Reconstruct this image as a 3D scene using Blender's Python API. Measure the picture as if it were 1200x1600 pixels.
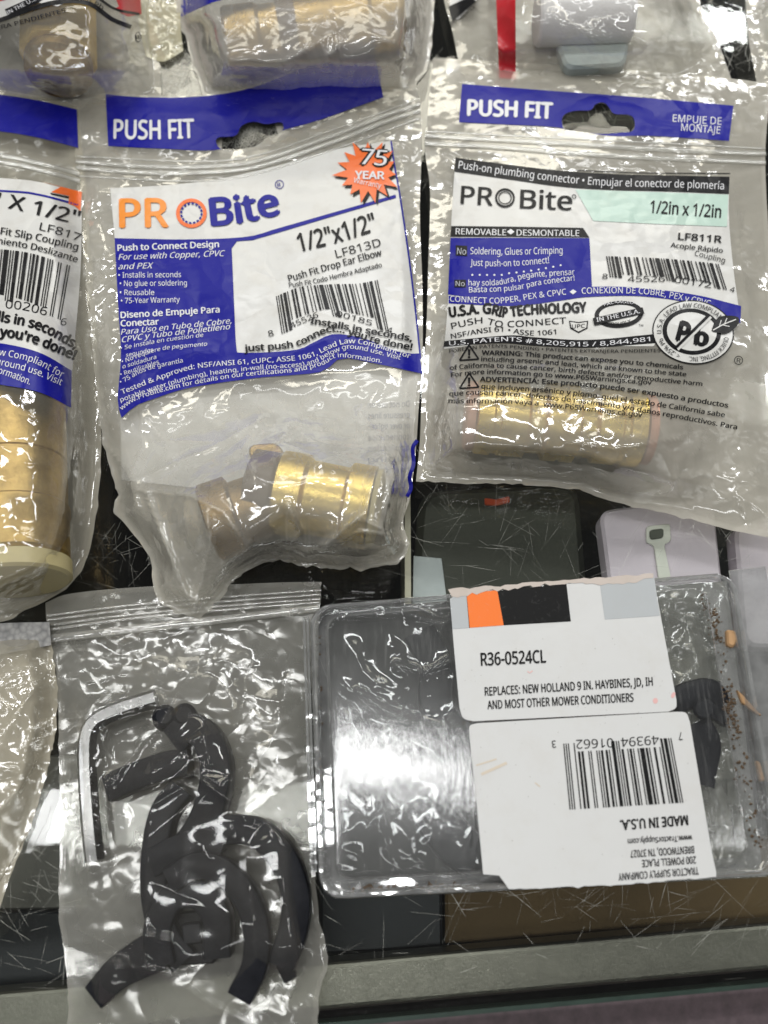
import bpy, bmesh, math, random
import numpy as np
from mathutils import Vector, Matrix
from mathutils.geometry import tessellate_polygon

random.seed(7)
for o in list(bpy.data.objects):
    bpy.data.objects.remove(o)
SC = bpy.context.scene
C = SC.collection

# ------------------------------------------------------------------ camera
F, TH, H = 1300.0, math.radians(21), 0.25          # focal length in photo pixels, tilt, height over the glass
CT, ST = math.cos(TH), math.sin(TH)
cam = bpy.data.objects.new('camera', bpy.data.cameras.new('camera'))
C.objects.link(cam)
cam.location = (0, 0, H)
cam.rotation_euler = (TH, 0, 0)
cam.data.sensor_fit = 'HORIZONTAL'
cam.data.sensor_width = 24.0
cam.data.lens = 24.0 * F / 1200.0
cam.data.clip_start = 0.005
cam.data.clip_end = 50
cam.data.dof.use_dof = True
cam.data.dof.focus_distance = 0.262
cam.data.dof.aperture_fstop = 9.5
SC.camera = cam

# ------------------------------------------------------------------ light (a shop ceiling of strip lamps)
w = bpy.data.worlds.new('World')
SC.world = w
w.use_nodes = True
w.node_tree.nodes['Background'].inputs[0].default_value = (0.97, 0.98, 1.0, 1)
w.node_tree.nodes['Background'].inputs[1].default_value = 0.035


def lamp(x, y, z, sx, sy, watts, col=(0.985, 0.99, 0.985)):
    l = bpy.data.lights.new('ceiling_lamp', 'AREA')
    l.shape = 'RECTANGLE'
    l.size, l.size_y = sx, sy
    l.energy = watts
    l.color = col
    o = bpy.data.objects.new('ceiling_lamp', l)
    o.location = (x, y, z)
    C.objects.link(o)


lamp(-0.33, 0.035, 1.85, 1.15, 0.13, 9)
for lx, ly, lw in ((-1.5, 1.25, 14), (0.1, 1.3, 14), (1.6, 1.2, 14), (0.95, 2.75, 12), (-1.9, 0.0, 9), (1.7, -0.1, 6), (-0.9, -1.3, 4.5), (0.8, -1.4, 4)):
    lamp(lx, ly, 1.95, 1.1, 0.14, lw)
lamp(0.0, 3.9, 2.0, 3.6, 0.3, 18)
lamp(-0.05, 2.36, 1.95, 2.2, 0.42, 21, (1.0, 0.95, 0.80))
SC.view_settings.view_transform = 'Standard'
SC.view_settings.look = 'None'
SC.view_settings.gamma = 1
SC.view_settings.exposure = 0.2
SC.cycles.transparent_max_bounces = 48
SC.cycles.max_bounces = 10
SC.cycles.glossy_bounces = 4
SC.cycles.caustics_reflective = False
SC.cycles.caustics_refractive = False
SC.cycles.sample_clamp_indirect = 6.0

# ------------------------------------------------------------------ small maths


def gp(px, py, z=0.0):
    """the point at height z that the photograph shows at pixel px, py (1200 x 1600)"""
    px, py = np.asarray(px, float), np.asarray(py, float)
    x, y = (px - 600) / F, (800 - py) / F
    t = (H - z) / (CT - y * ST)
    return np.stack([x * t, (y * CT + ST) * t, z + 0 * t], -1)


def P3(px, py, z=0.0):
    return Vector(gp(px, py, z))


def _hash(ix, iy, seed):
    h = (ix * 374761393 + iy * 668265263 + seed * 974711) & 0xffffffff
    h = ((h ^ (h >> 13)) * 1274126177) & 0xffffffff
    h = h ^ (h >> 16)
    return (h & 0xffff) / 65535.0 * 2 * math.pi


def perlin(X, Y, seed=0):
    x0, y0 = np.floor(X).astype(np.int64), np.floor(Y).astype(np.int64)
    fx, fy = X - x0, Y - y0
    u, v = fx ** 3 * (fx * (6 * fx - 15) + 10), fy ** 3 * (fy * (6 * fy - 15) + 10)

    def g(dx, dy):
        a = _hash(x0 + dx, y0 + dy, seed)
        return np.cos(a) * (fx - dx) + np.sin(a) * (fy - dy)
    return ((g(0, 0) * (1 - u) + g(1, 0) * u) * (1 - v) + (g(0, 1) * (1 - u) + g(1, 1) * u) * v) * 1.5


def crumple(X, Y, lam, seed):
    """folded film: ridged noise with warped domain, crests sharp"""
    wx, wy = perlin(X / lam / 2, Y / lam / 2, seed + 5), perlin(X / lam / 2, Y / lam / 2, seed + 9)
    a = 1 - np.abs(perlin(X / lam + wx, Y / lam * 0.8 + wy, seed)) * 1.6
    b = 1 - np.abs(perlin(X / lam * 2.1 + wy, Y / lam * 1.7 - wx, seed + 1)) * 1.6
    return a - 0.5 + 0.22 * (b - 0.5)


def sm(a, b, x):
    t = np.clip((x - a) / (b - a), 0, 1)
    return t * t * (3 - 2 * t)


def seg_dist(X, Y, pts, closed=False):
    pts = np.asarray(pts, float)
    if closed:
        pts = np.vstack([pts, pts[:1]])
    d = np.full(np.shape(X), 1e9)
    bx, by = np.zeros(np.shape(X)), np.zeros(np.shape(X))
    for (ax, ay), (cx, cy) in zip(pts[:-1], pts[1:]):
        vx, vy = cx - ax, cy - ay
        t = np.clip(((X - ax) * vx + (Y - ay) * vy) / (vx * vx + vy * vy + 1e-9), 0, 1)
        qx, qy = ax + t * vx, ay + t * vy
        e = np.hypot(X - qx, Y - qy)
        m = e < d
        d = np.where(m, e, d)
        bx, by = np.where(m, qx, bx), np.where(m, qy, by)
    return d, bx, by


def inside(X, Y, poly):
    r = np.zeros(np.shape(X), bool)
    p = np.asarray(poly, float)
    q = np.roll(p, -1, 0)
    for (ax, ay), (cx, cy) in zip(p, q):
        c = ((ay > Y) != (cy > Y)) & (X < (cx - ax) * (Y - ay) / (cy - ay + 1e-12) + ax)
        r ^= c
    return r


def spline(pts, n=40, closed=False):
    """Catmull-Rom through pts, evenly spaced"""
    p = np.asarray(pts, float)
    if len(p) == 2 and not closed:
        d = p
    else:
        a = np.vstack([p[-1:], p, p[:2]]) if closed else np.vstack([2 * p[0] - p[1], p, 2 * p[-1] - p[-2]])
        out = []
        for i in range(1, len(a) - 2):
            for t in np.linspace(0, 1, 14, endpoint=False):
                b = a[i - 1:i + 3]
                out.append(0.5 * ((2 * b[1]) + (-b[0] + b[2]) * t + (2 * b[0] - 5 * b[1] + 4 * b[2] - b[3]) * t * t
                                  + (-b[0] + 3 * b[1] - 3 * b[2] + b[3]) * t ** 3))
        if not closed:
            out.append(p[-1])
        else:
            out.append(out[0])
        d = np.array(out)
    s = np.concatenate([[0], np.cumsum(np.hypot(*np.diff(d[:, :2], axis=0).T))])
    k = np.linspace(0, s[-1], n)
    return np.stack([np.interp(k, s, d[:, j]) for j in range(d.shape[1])], -1)


# ------------------------------------------------------------------ objects
def thing(name, label, cat, loc=(0, 0, 0), group=None):
    o = bpy.data.objects.new(name, None)
    C.objects.link(o)
    o.location = loc
    o['label'], o['category'] = label, cat
    if group:
        o['group'] = group
    return o


def link(name, me, parent=None):
    o = bpy.data.objects.new(name, me)
    C.objects.link(o)
    if parent is not None:
        o.parent = parent
        o.matrix_parent_inverse = Matrix.Translation(-sum_loc(parent))
    return o


def sum_loc(p):
    v = Vector((0, 0, 0))
    while p is not None:
        v = v + p.location
        p = p.parent
    return v


def tag(o, label, cat, group=None):
    o['label'], o['category'] = label, cat
    if group:
        o['group'] = group
    return o


def mesh(name, verts, faces, mats, parent=None, smooth=True, idx=None, attrs=None):
    me = bpy.data.meshes.new(name)
    me.from_pydata([tuple(v) for v in verts], [], [tuple(f) for f in faces])
    for m in (mats if isinstance(mats, (list, tuple)) else [mats]):
        me.materials.append(m)
    if idx is not None:
        me.polygons.foreach_set('material_index', np.asarray(idx, np.int32))
    if smooth:
        me.polygons.foreach_set('use_smooth', np.ones(len(me.polygons), bool))
    for k, v in (attrs or {}).items():
        me.attributes.new(k, 'FLOAT', 'POINT').data.foreach_set('value', np.asarray(v, np.float32))
    me.update()
    return link(name, me, parent)


# ------------------------------------------------------------------ materials
class NT:
    def __init__(s, name):
        s.m = bpy.data.materials.new(name)
        s.m.use_nodes = True
        s.t = s.m.node_tree
        s.t.nodes.clear()
        s.out = s.t.nodes.new('ShaderNodeOutputMaterial')

    def n(s, typ, ins=None, **kw):
        x = s.t.nodes.new('ShaderNode' + typ)
        for k, v in kw.items():
            setattr(x, k, v)
        for k, v in (ins or {}).items():
            s.set(x.inputs[k], v)
        return x

    def set(s, sock, v):
        if isinstance(v, bpy.types.NodeSocket):
            s.t.links.new(v, sock)
        else:
            sock.default_value = v

    def math(s, op, a, b=0.0, clamp=False):
        x = s.n('Math', {0: a, 1: b}, operation=op)
        x.use_clamp = clamp
        return x.outputs[0]

    def mix(s, f, a, b):
        x = s.n('MixShader', {0: f, 1: a, 2: b})
        return x.outputs[0]

    def noise(s, scale, detail=3.0, rough=0.55, dist=0.0, vec=None):
        x = s.n('TexNoise', {'Scale': scale, 'Detail': detail, 'Roughness': rough, 'Distortion': dist})
        s.t.links.new(vec if vec is not None else s.geo(), x.inputs['Vector'])
        return x.outputs[0]

    def geo(s):
        if not hasattr(s, '_g'):
            s._g = s.n('TexCoord').outputs['Object']
        return s._g

    def ramp(s, v, stops):
        x = s.n('ValToRGB', {0: v})
        e = x.color_ramp.elements
        while len(e) < len(stops):
            e.new(0.5)
        for k, (p, c) in zip(e, stops):
            k.position = p
            k.color = c if len(c) == 4 else (*c, 1)
        return x.outputs[0]

    def colmix(s, f, a, b):
        x = s.n('Mix', data_type='RGBA')
        s.set(x.inputs[0], f)
        s.set(x.inputs[6], a)
        s.set(x.inputs[7], b)
        return x.outputs[2]

    def bump(s, h, strength, dist, normal=None):
        ins = {'Height': h, 'Strength': strength, 'Distance': dist}
        if normal is not None:
            ins['Normal'] = normal
        return s.n('Bump', ins).outputs[0]

    def done(s, shader):
        s.t.links.new(shader, s.out.inputs[0])
        return s.m


def rgb(r, g, b):
    return (r, g, b, 1.0)


def schlick(t, normal=None, f0=0.07):
    lw = t.n('LayerWeight', {'Blend': 0.5})
    if normal is not None:
        t.set(lw.inputs['Normal'], normal)
    p = t.math('POWER', lw.outputs['Facing'], 4.0)
    return t.math('ADD', t.math('MULTIPLY', p, 0.9), f0, True)


def film_bump(t, k=1.0):
    """soft waves plus the flat facets of crumpled film"""
    nz = t.n('TexNoise', {'Scale': 70.0, 'Detail': 2.0})
    t.t.links.new(t.geo(), nz.inputs['Vector'])
    wv = t.n('VectorMath', operation='SCALE')
    t.set(wv.inputs[0], nz.outputs['Color'])
    wv.inputs['Scale'].default_value = 0.016
    ad = t.n('VectorMath', operation='ADD')
    t.set(ad.inputs[0], t.geo())
    t.set(ad.inputs[1], wv.outputs[0])
    patch = t.ramp(t.noise(15, 2, 0.5), [(0.40, (0.12, 0.12, 0.12)), (0.66, (1, 1, 1))])      # crumpled here, taut there
    nrm = t.bump(t.noise(34, 2, 0.4, 0.6), 0.40 * k, 0.006)
    for sc, st in ((27.0, 0.34), (95.0, 0.09)):
        v = t.n('TexVoronoi', {'Scale': sc}, feature='DISTANCE_TO_EDGE')
        t.set(v.inputs['Vector'], ad.outputs[0])
        nrm = t.bump(t.math('MINIMUM', v.outputs['Distance'], 0.35), t.math('MULTIPLY', patch, st * k), 0.9 / sc, nrm)
    return nrm


def film(name, haze, col=(0.80, 0.79, 0.73), rough=0.10, k=1.0, f0=0.075, murk=0.5):
    """clear pouch film: part see-through, part milky, shiny"""
    t = NT(name)
    nb = film_bump(t, k)
    at = t.n('Attribute', attribute_name='haze').outputs['Fac']
    spots = t.noise(60, 4, 0.65)
    cloud = t.noise(16, 3, 0.6)
    hz = t.math('MULTIPLY', t.math('ADD', t.math('MULTIPLY', spots, murk), t.math('ADD', t.math('MULTIPLY', cloud, murk), 1 - murk)), haze)
    hz = t.math('ADD', hz, at, True)
    hz = t.math('MINIMUM', hz, 0.93)
    tr = t.n('BsdfTransparent', {0: rgb(0.97, 0.97, 0.955)}).outputs[0]
    d1 = t.n('BsdfDiffuse', {0: rgb(*col), 'Normal': nb}).outputs[0]
    d2 = t.n('BsdfTranslucent', {0: rgb(*col), 'Normal': nb}).outputs[0]
    base = t.mix(hz, tr, t.mix(0.35, d1, d2))
    gl = t.n('BsdfGlossy', {0: rgb(1, 1, 1), 'Roughness': rough, 'Normal': nb}).outputs[0]
    return t.done(t.mix(schlick(t, nb, f0), base, gl))


def ink(name, col, rough=0.3, dirt=0.0, dirtcol=(0.35, 0.30, 0.22), k=1.0, spec=0.5, bumpy=True, scuff=0.0):
    t = NT(name)
    c = rgb(*col)
    if dirt:
        f = t.math('MULTIPLY', t.ramp(t.noise(130, 5, 0.7), [(0.48, (0, 0, 0)), (0.78, (1, 1, 1))]), dirt)
        c = t.colmix(f, c, rgb(*dirtcol))
    if scuff:
        f = t.math('MULTIPLY', t.ramp(t.noise(420, 4, 0.7, 1.5), [(0.58, (0, 0, 0)), (0.72, (1, 1, 1))]), scuff)
        c = t.colmix(f, c, rgb(0.45, 0.44, 0.42))
    p = t.n('BsdfPrincipled', {'Base Color': c, 'Roughness': rough, 'Specular IOR Level': spec})
    if bumpy:
        t.set(p.inputs['Normal'], film_bump(t, k * 0.45))
    return t.done(p.outputs[0])


M = {}
M['film_a'] = film('pouch_film', 0.33, (0.81, 0.78, 0.70), rough=0.07, k=0.9)
M['film_b'] = film('pouch_film_cloudy', 0.35, (0.80, 0.765, 0.68), rough=0.08, k=0.6)
M['film_c'] = film('pouch_film_yellowed', 0.16, (0.78, 0.73, 0.60), rough=0.07, k=0.5, f0=0.05)
M['film_d'] = film('pouch_film_crisp', 0.17, (0.80, 0.77, 0.69), 0.06, 0.45, 0.035)
M['film_e'] = film('pouch_film_veiled', 0.34, (0.80, 0.77, 0.70), 0.10, 0.5, 0.035)
M['film_i'] = film('zip_bag_film', 0.045, (0.82, 0.78, 0.70), 0.08, 0.4, 0.034, 0.9)
M['film_h'] = film('cream_bag_film', 0.50, (0.78, 0.72, 0.58), 0.09, 1.3)
M['back'] = film('pouch_back_film', 0.66, (0.78, 0.745, 0.645), 0.2, f0=0.03)
M['back_i'] = film('zip_bag_back_film', 0.34, (0.75, 0.74, 0.68), 0.15)
M['zip'] = film('zip_rib_plastic', 0.42, (0.84, 0.83, 0.78), 0.10, 0.4, 0.11)
M['zip_i'] = film('zip_rib_clear', 0.30, (0.84, 0.83, 0.8), 0.08, 0.3, 0.11)
M['white'] = ink('white_print', (0.62, 0.615, 0.59), 0.28, 0.25)
M['blue'] = ink('blue_print', (0.008, 0.009, 0.245), 0.30, 0.0, scuff=0.04, spec=0.18)
M['black'] = ink('black_print', (0.010, 0.010, 0.011), 0.32, scuff=0.08, spec=0.15)
M['orange'] = ink('orange_print', (0.80, 0.26, 0.03), 0.3)
M['orange2'] = ink('deep_orange_print', (0.78, 0.14, 0.02), 0.3)
M['red'] = ink('red_print', (0.55, 0.02, 0.03), 0.3)
M['mint'] = ink('mint_print', (0.47, 0.62, 0.54), 0.3, 0.15)
M['wtext'] = ink('white_lettering', (0.66, 0.66, 0.68), 0.3)
M['gtext'] = ink('grey_lettering', (0.42, 0.43, 0.48), 0.3)
M['paleblue'] = ink('pale_blue_print', (0.30, 0.36, 0.52), 0.35)
M['paper'] = ink('paper_label', (0.61, 0.61, 0.60), 0.42, 0.18, (0.50, 0.46, 0.40), k=0.22)
M['paper_grey'] = ink('paper_grey_ink', (0.42, 0.44, 0.45), 0.45, 0.1, k=0.12)
M['paper_orange'] = ink('paper_orange_ink', (0.85, 0.17, 0.008), 0.4, 0.0, k=0.12, scuff=0.1)
M['paper_black'] = ink('paper_black_ink', (0.010, 0.010, 0.010), 0.45, k=0.12, scuff=0.05, spec=0.12)
M['paper_torn'] = ink('torn_paper', (0.55, 0.48, 0.43), 0.8, 0.3, k=0.3)
M['stain'] = ink('brown_stain', (0.62, 0.54, 0.44), 0.6, bumpy=False)
M['pink'] = ink('pink_stain', (0.72, 0.42, 0.40), 0.6, bumpy=False)


def metal(name, col, rough, k=0.3, scale=350, dark=(0.3, 0.2, 0.08)):
    t = NT(name)
    n1 = t.noise(scale, 4, 0.65)
    n2 = t.noise(170, 5, 0.7)
    c = t.colmix(t.ramp(n2, [(0.35, (0, 0, 0)), (0.75, (1, 1, 1))]), rgb(*col), rgb(*dark))
    r = t.math('ADD', t.math('MULTIPLY', n1, 0.25), rough - 0.1)
    p = t.n('BsdfPrincipled', {'Base Color': c, 'Metallic': 1.0, 'Roughness': r, 'Normal': t.bump(n1, k, 0.0006)})
    return t.done(p.outputs[0])


M['brass'] = metal('brass', (0.86, 0.65, 0.19), 0.33, 0.2, 420, dark=(0.70, 0.50, 0.15))
M['brass_satin'] = metal('satin_brass', (0.80, 0.58, 0.17), 0.50, 0.3, 420, dark=(0.62, 0.42, 0.12))
M['brass_aged'] = metal('aged_brass', (0.54, 0.38, 0.14), 0.38, 0.4, 420, dark=(0.34, 0.23, 0.09))
M['brass_dull'] = metal('tarnished_brass', (0.36, 0.24, 0.09), 0.42, dark=(0.16, 0.10, 0.045))
M['steel'] = metal('chromed_steel', (0.30, 0.30, 0.30), 0.27, 0.08, dark=(0.22, 0.22, 0.22))
M['rail'] = metal('satin_rail', (0.185, 0.18, 0.155), 0.36, 0.12, 900, (0.155, 0.152, 0.13))
M['cream'] = ink('cream_plastic', (0.58, 0.50, 0.26), 0.35, 0.3, k=0.2)
M['copperpink'] = ink('pinkish_ring', (0.62, 0.34, 0.24), 0.4, k=0.2)
M['brown'] = ink('dark_collet', (0.10, 0.065, 0.04), 0.35, 0.3, k=0.3)


def rubber(name, col=(0.006, 0.0065, 0.009)):
    t = NT(name)
    n1 = t.noise(260, 4, 0.65)
    c = t.colmix(t.ramp(t.noise(90, 4, 0.7), [(0.4, (0, 0, 0)), (0.8, (1, 1, 1))]), rgb(*col), rgb(0.014, 0.015, 0.019))
    p = t.n('BsdfPrincipled', {'Base Color': c, 'Roughness': 0.40, 'Specular IOR Level': 0.14, 'Normal': t.bump(n1, 0.2, 0.0006)})
    return t.done(p.outputs[0])


M['rubber'] = rubber('black_plastic')
M['tealplastic'] = ink('pale_teal_plastic', (0.42, 0.48, 0.47), 0.3, 0.1, k=0.2)
M['whiteplastic'] = ink('white_plastic', (0.75, 0.74, 0.76), 0.3, 0.1, k=0.2)


def clear(name, tint, f0, rough, brush=False, haze=0.03, hcol=(0.6, 0.6, 0.58)):
    t = NT(name)
    if brush:
        mp = t.n('Mapping')
        t.t.links.new(t.geo(), mp.inputs[0])
        mp.inputs['Scale'].default_value = (1, 0.10, 1)
        h = t.noise(1400, 3, 0.7, 0.0, mp.outputs[0])
        nb = t.bump(h, 0.12, 0.0006, t.bump(t.noise(40, 2), 0.06, 0.003))
        sc = t.ramp(t.noise(900, 5, 0.75, 0.6, mp.outputs[0]), [(0.52, (0, 0, 0)), (0.75, (1, 1, 1))])
        hz = t.math('ADD', t.math('MULTIPLY', sc, 0.12), haze)
    else:
        nb = t.bump(t.noise(80, 2), 0.3 if f0 > 0.05 else 0.03, 0.002)
        hz = t.math('MULTIPLY', t.noise(120, 4, 0.7), haze * 2)
    tr = t.n('BsdfTransparent', {0: rgb(*tint)}).outputs[0]
    df = t.n('BsdfDiffuse', {0: rgb(*hcol)}).outputs[0]
    gl = t.n('BsdfGlossy', {0: rgb(1, 1, 1), 'Roughness': rough, 'Normal': nb}).outputs[0]
    return t.done(t.mix(schlick(t, nb, f0), t.mix(hz, tr, df), gl))


M['lid'] = clear('scuffed_clear_lid', (0.93, 0.94, 0.94), 0.085, 0.15, True, 0.02)
M['rim'] = clear('clear_rim_plastic', (0.90, 0.91, 0.91), 0.22, 0.06, False, 0.20, (0.75, 0.75, 0.74))
M['tray'] = clear('clear_moulded_plastic', (0.86, 0.875, 0.87), 0.12, 0.08, False, 0.05)
M['glass'] = clear('counter_glass', (0.96, 0.97, 0.955), 0.034, 0.02, False, 0.004)


def plain(name, col, rough=0.6, var=0.3, scale=60, spec=0.4):
    t = NT(name)
    c = t.colmix(t.ramp(t.noise(scale, 5, 0.65), [(0.3, (0, 0, 0)), (0.8, (1, 1, 1))]), rgb(*col), rgb(*[x * (1 - var) for x in col]))
    p = t.n('BsdfPrincipled', {'Base Color': c, 'Roughness': rough, 'Specular IOR Level': spec})
    return t.done(p.outputs[0])


M['shelf'] = plain('black_shelf_felt', (0.012, 0.012, 0.012), 0.9, 0.4, 90, 0.1)
M['greenbox'] = plain('dark_green_plastic', (0.062, 0.066, 0.050), 0.5, 0.2, 30)
M['lilac'] = plain('pale_lilac_card', (0.74, 0.66, 0.74), 0.6, 0.08, 20)
M['palegreen'] = plain('pale_green_card', (0.78, 0.79, 0.72), 0.6, 0.1, 40)
M['darkgrey'] = plain('dark_grey_card', (0.10, 0.11, 0.09), 0.6, 0.2, 60)
M['cardboard'] = plain('brown_cardboard', (0.125, 0.080, 0.032), 0.7, 0.2, 40)
M['navybox'] = plain('near_black_box', (0.012, 0.016, 0.022), 0.5, 0.3, 40)
M['greyboard'] = plain('grey_board', (0.20, 0.20, 0.19), 0.6, 0.2, 50)
M['reflection'] = plain('cream_reflection', (0.62, 0.58, 0.46), 0.5, 0.1)
M['bluereflection'] = plain('pale_blue_reflection', (0.66, 0.72, 0.75), 0.4, 0.25, 60)
M['redorange'] = plain('orange_tab', (0.85, 0.10, 0.02), 0.5, 0.1)
M['edge'] = plain('green_glass_edge', (0.035, 0.055, 0.045), 0.25, 0.4, 120)
M['ledge'] = plain('mauve_ledge', (0.115, 0.082, 0.090), 0.6, 0.6, 220)
M['foilgrey'] = film('grey_pouch_film', 0.12, (0.62, 0.62, 0.60), 0.08, 0.22, 0.05, 0.8)
M['boxdark'] = plain('dark_box_lining', (0.028, 0.028, 0.027), 0.6, 0.5, 60)
M['greenfilm'] = film('inner_pouch_film', 0.42, (0.50, 0.50, 0.43), 0.12, 1.4)
M['dirt'] = plain('brown_dirt', (0.13, 0.085, 0.05), 0.9, 0.6, 600)
M['chip'] = plain('pale_wood', (0.50, 0.30, 0.15), 0.8, 0.3, 300)
t = NT('scratch_white')
M['scratch'] = t.done(t.mix(t.math('MULTIPLY', t.ramp(t.noise(70, 4, 0.7), [(0.40, (0.25, 0.25, 0.25)), (0.64, (1, 1, 1))]), 0.6), t.n('BsdfTransparent').outputs[0],
                            t.mix(0.4, t.n('BsdfDiffuse', {0: rgb(0.75, 0.74, 0.66)}).outputs[0],
                                  t.n('BsdfGlossy', {0: rgb(1, 1, 0.92), 'Roughness': 0.45}).outputs[0])))
t = NT('woven_grey_cloth')
wv = t.n('TexVoronoi', {'Scale': 620.0})
t.t.links.new(t.geo(), wv.inputs['Vector'])
M['weave'] = t.done(t.n('BsdfPrincipled', {'Base Color': t.colmix(wv.outputs[0], rgb(0.55, 0.54, 0.52), rgb(0.22, 0.22, 0.22)), 'Roughness': 0.6,
                                           'Normal': t.bump(wv.outputs[0], 0.6, 0.001)}).outputs[0])
M['scrap'] = film('yellowish_film_scrap', 0.85, (0.72, 0.68, 0.47), 0.10, 1.0)
M['foiltab'] = metal('gold_foil', (0.80, 0.74, 0.48), 0.22, 1.0, 260, (0.35, 0.32, 0.2))


# ------------------------------------------------------------------ pouch film
def make_z(z0, outline, domes=(), creases=(), wr=0.0, lam=70, seed=0, flats=(), rand=0, ramp=45, flat=6, edge=0.2, region=None, lift=()):
    """height of a pouch's upper film over the counter, as a function of photo pixels"""
    rng = random.Random(seed * 31 + 5)
    ol = np.asarray(outline, float)
    x0, y0, x1, y1 = *ol.min(0), *ol.max(0)
    if region:
        x0, y0, x1, y1 = region
    cr = [(np.asarray(p, float), a, w_) for p, a, w_ in creases]
    for _ in range(rand):
        cx, cy = rng.uniform(x0, x1), rng.uniform(y0, y1)
        a = rng.uniform(0, math.pi)
        L = rng.uniform(25, 95)
        p = [(cx, cy)]
        for k in range(3):
            a += rng.uniform(-0.7, 0.7)
            p.append((p[-1][0] + L / 3 * math.cos(a), p[-1][1] + L / 3 * math.sin(a)))
        cr.append((np.asarray(p), rng.choice((1, 1, -0.7)) * rng.uniform(0.2, 0.8), rng.uniform(5, 11)))

    def z(X, Y):
        X, Y = np.asarray(X, float), np.asarray(Y, float)
        d, _, _ = seg_dist(X, Y, ol, True)
        m = sm(flat, ramp, d)
        f = np.ones(np.shape(X))
        for cx, cy, rx, ry, v in flats:
            q = ((X - cx) / rx) ** 4 + ((Y - cy) / ry) ** 4
            f = f * (1 - (1 - v) * sm(1.3, 0.5, q))
        out = z0 + 0 * X
        body = 0 * X
        for p, wd, h in domes:
            e, _, _ = seg_dist(X, Y, p if len(p) > 1 else [p[0], (p[0][0] + 0.1, p[0][1])])
            body = np.maximum(body, h / (1 + (e / wd) ** 3.2)) + 0.12 * np.minimum(body, h / (1 + (e / wd) ** 3.2))
        out = out + body * m / 1000
        out = out + (edge + (1 - edge) * m) * f * wr / 1000 * crumple(X, Y, lam, seed)
        out = out + m * f * wr * 0.5 / 1000 * perlin(X / 160, Y / 160, seed + 3)
        for p, a, wd in cr:
            e, _, _ = seg_dist(X, Y, p)
            out = out + (0.3 + 0.7 * m) * (0.25 + 0.75 * f) * a / 1000 * np.exp(-e / wd)
        for p, wd, h in lift:
            e, _, _ = seg_dist(X, Y, p)
            out = out + h / 1000 * np.exp(-(e / wd) ** 2)
        return np.maximum(out, 0.0004)
    return z


def cut_hole(V, Fc, poly):
    """trim a flat triangle/quad mesh (pixels) along a hole outline"""
    X, Y = V[:, 0], V[:, 1]
    ins = inside(X, Y, poly)
    keep = [f for f in Fc if not all(ins[i] for i in f)]
    need = sorted({i for f in keep for i in f if ins[i]})
    if need:
        n = np.array(need)
        _, bx, by = seg_dist(X[n], Y[n], poly, True)
        V[n, 0], V[n, 1] = bx, by
    return V, keep


def coons(top, bottom, left, right, nu, nv):
    T, B = spline(top, nu), spline(bottom, nu)
    L, R = spline(left, nv), spline(right, nv)
    u = np.linspace(0, 1, nu)[None, :, None]
    v = np.linspace(0, 1, nv)[:, None, None]
    G = (1 - v) * T[None] + v * B[None] + (1 - u) * L[:, None] + u * R[:, None]
    G = G - ((1 - u) * (1 - v) * T[0] + u * (1 - v) * T[-1] + (1 - u) * v * B[0] + u * v * B[-1])
    return G


def ragged(pts, amp, seed, n=60):
    p = spline(pts, n)
    rng = np.random.RandomState(seed)
    e = rng.randn(n, 2) * amp
    e[0] = e[-1] = 0
    return p + e


def sheet(name, sides, zf, mat, parent, step=3.5, holes=(), seam=0.14, stress=1.0, seamw=9):
    top, bottom, left, right = sides
    W = np.hypot(*np.diff(np.asarray(bottom, float), axis=0).T).sum()
    Hh = np.hypot(*np.diff(np.asarray(left, float), axis=0).T).sum()
    nu, nv = max(20, int(W / step)), max(20, int(Hh / step))
    G = coons(top, bottom, left, right, nu, nv)
    V = G.reshape(-1, 2)
    Fc = [(j * nu + i, j * nu + i + 1, (j + 1) * nu + i + 1, (j + 1) * nu + i) for j in range(nv - 1) for i in range(nu - 1)]
    U = np.tile(np.linspace(0, 1, nu), nv)
    Q = np.repeat(np.linspace(0, 1, nv), nu)
    ed = np.minimum(np.minimum(U, 1 - U) * W, np.minimum(Q, 1 - Q) * Hh)
    zz = zf(V[:, 0], V[:, 1])
    Z = zz.reshape(nv, nu)
    lap = np.zeros_like(Z)
    lap[1:-1, 1:-1] = np.abs(Z[2:, 1:-1] + Z[:-2, 1:-1] + Z[1:-1, 2:] + Z[1:-1, :-2] - 4 * Z[1:-1, 1:-1])
    hz = np.clip((lap.ravel() - 0.00016) * 110 * stress, 0, 0.11) + seam * (1 - sm(seamw * 0.6, seamw, ed))
    for h in holes:
        V, Fc = cut_hole(V, Fc, h)
    P = gp(V[:, 0], V[:, 1], zz)
    return mesh(name, P, Fc, mat, parent, attrs={'haze': hz})


def outline_of(s):
    top, bottom, left, right = s
    return np.vstack([spline(top, 24), spline(right, 30)[1:], spline(bottom, 24)[::-1][1:], spline(left, 30)[::-1][1:-1]])


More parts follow.
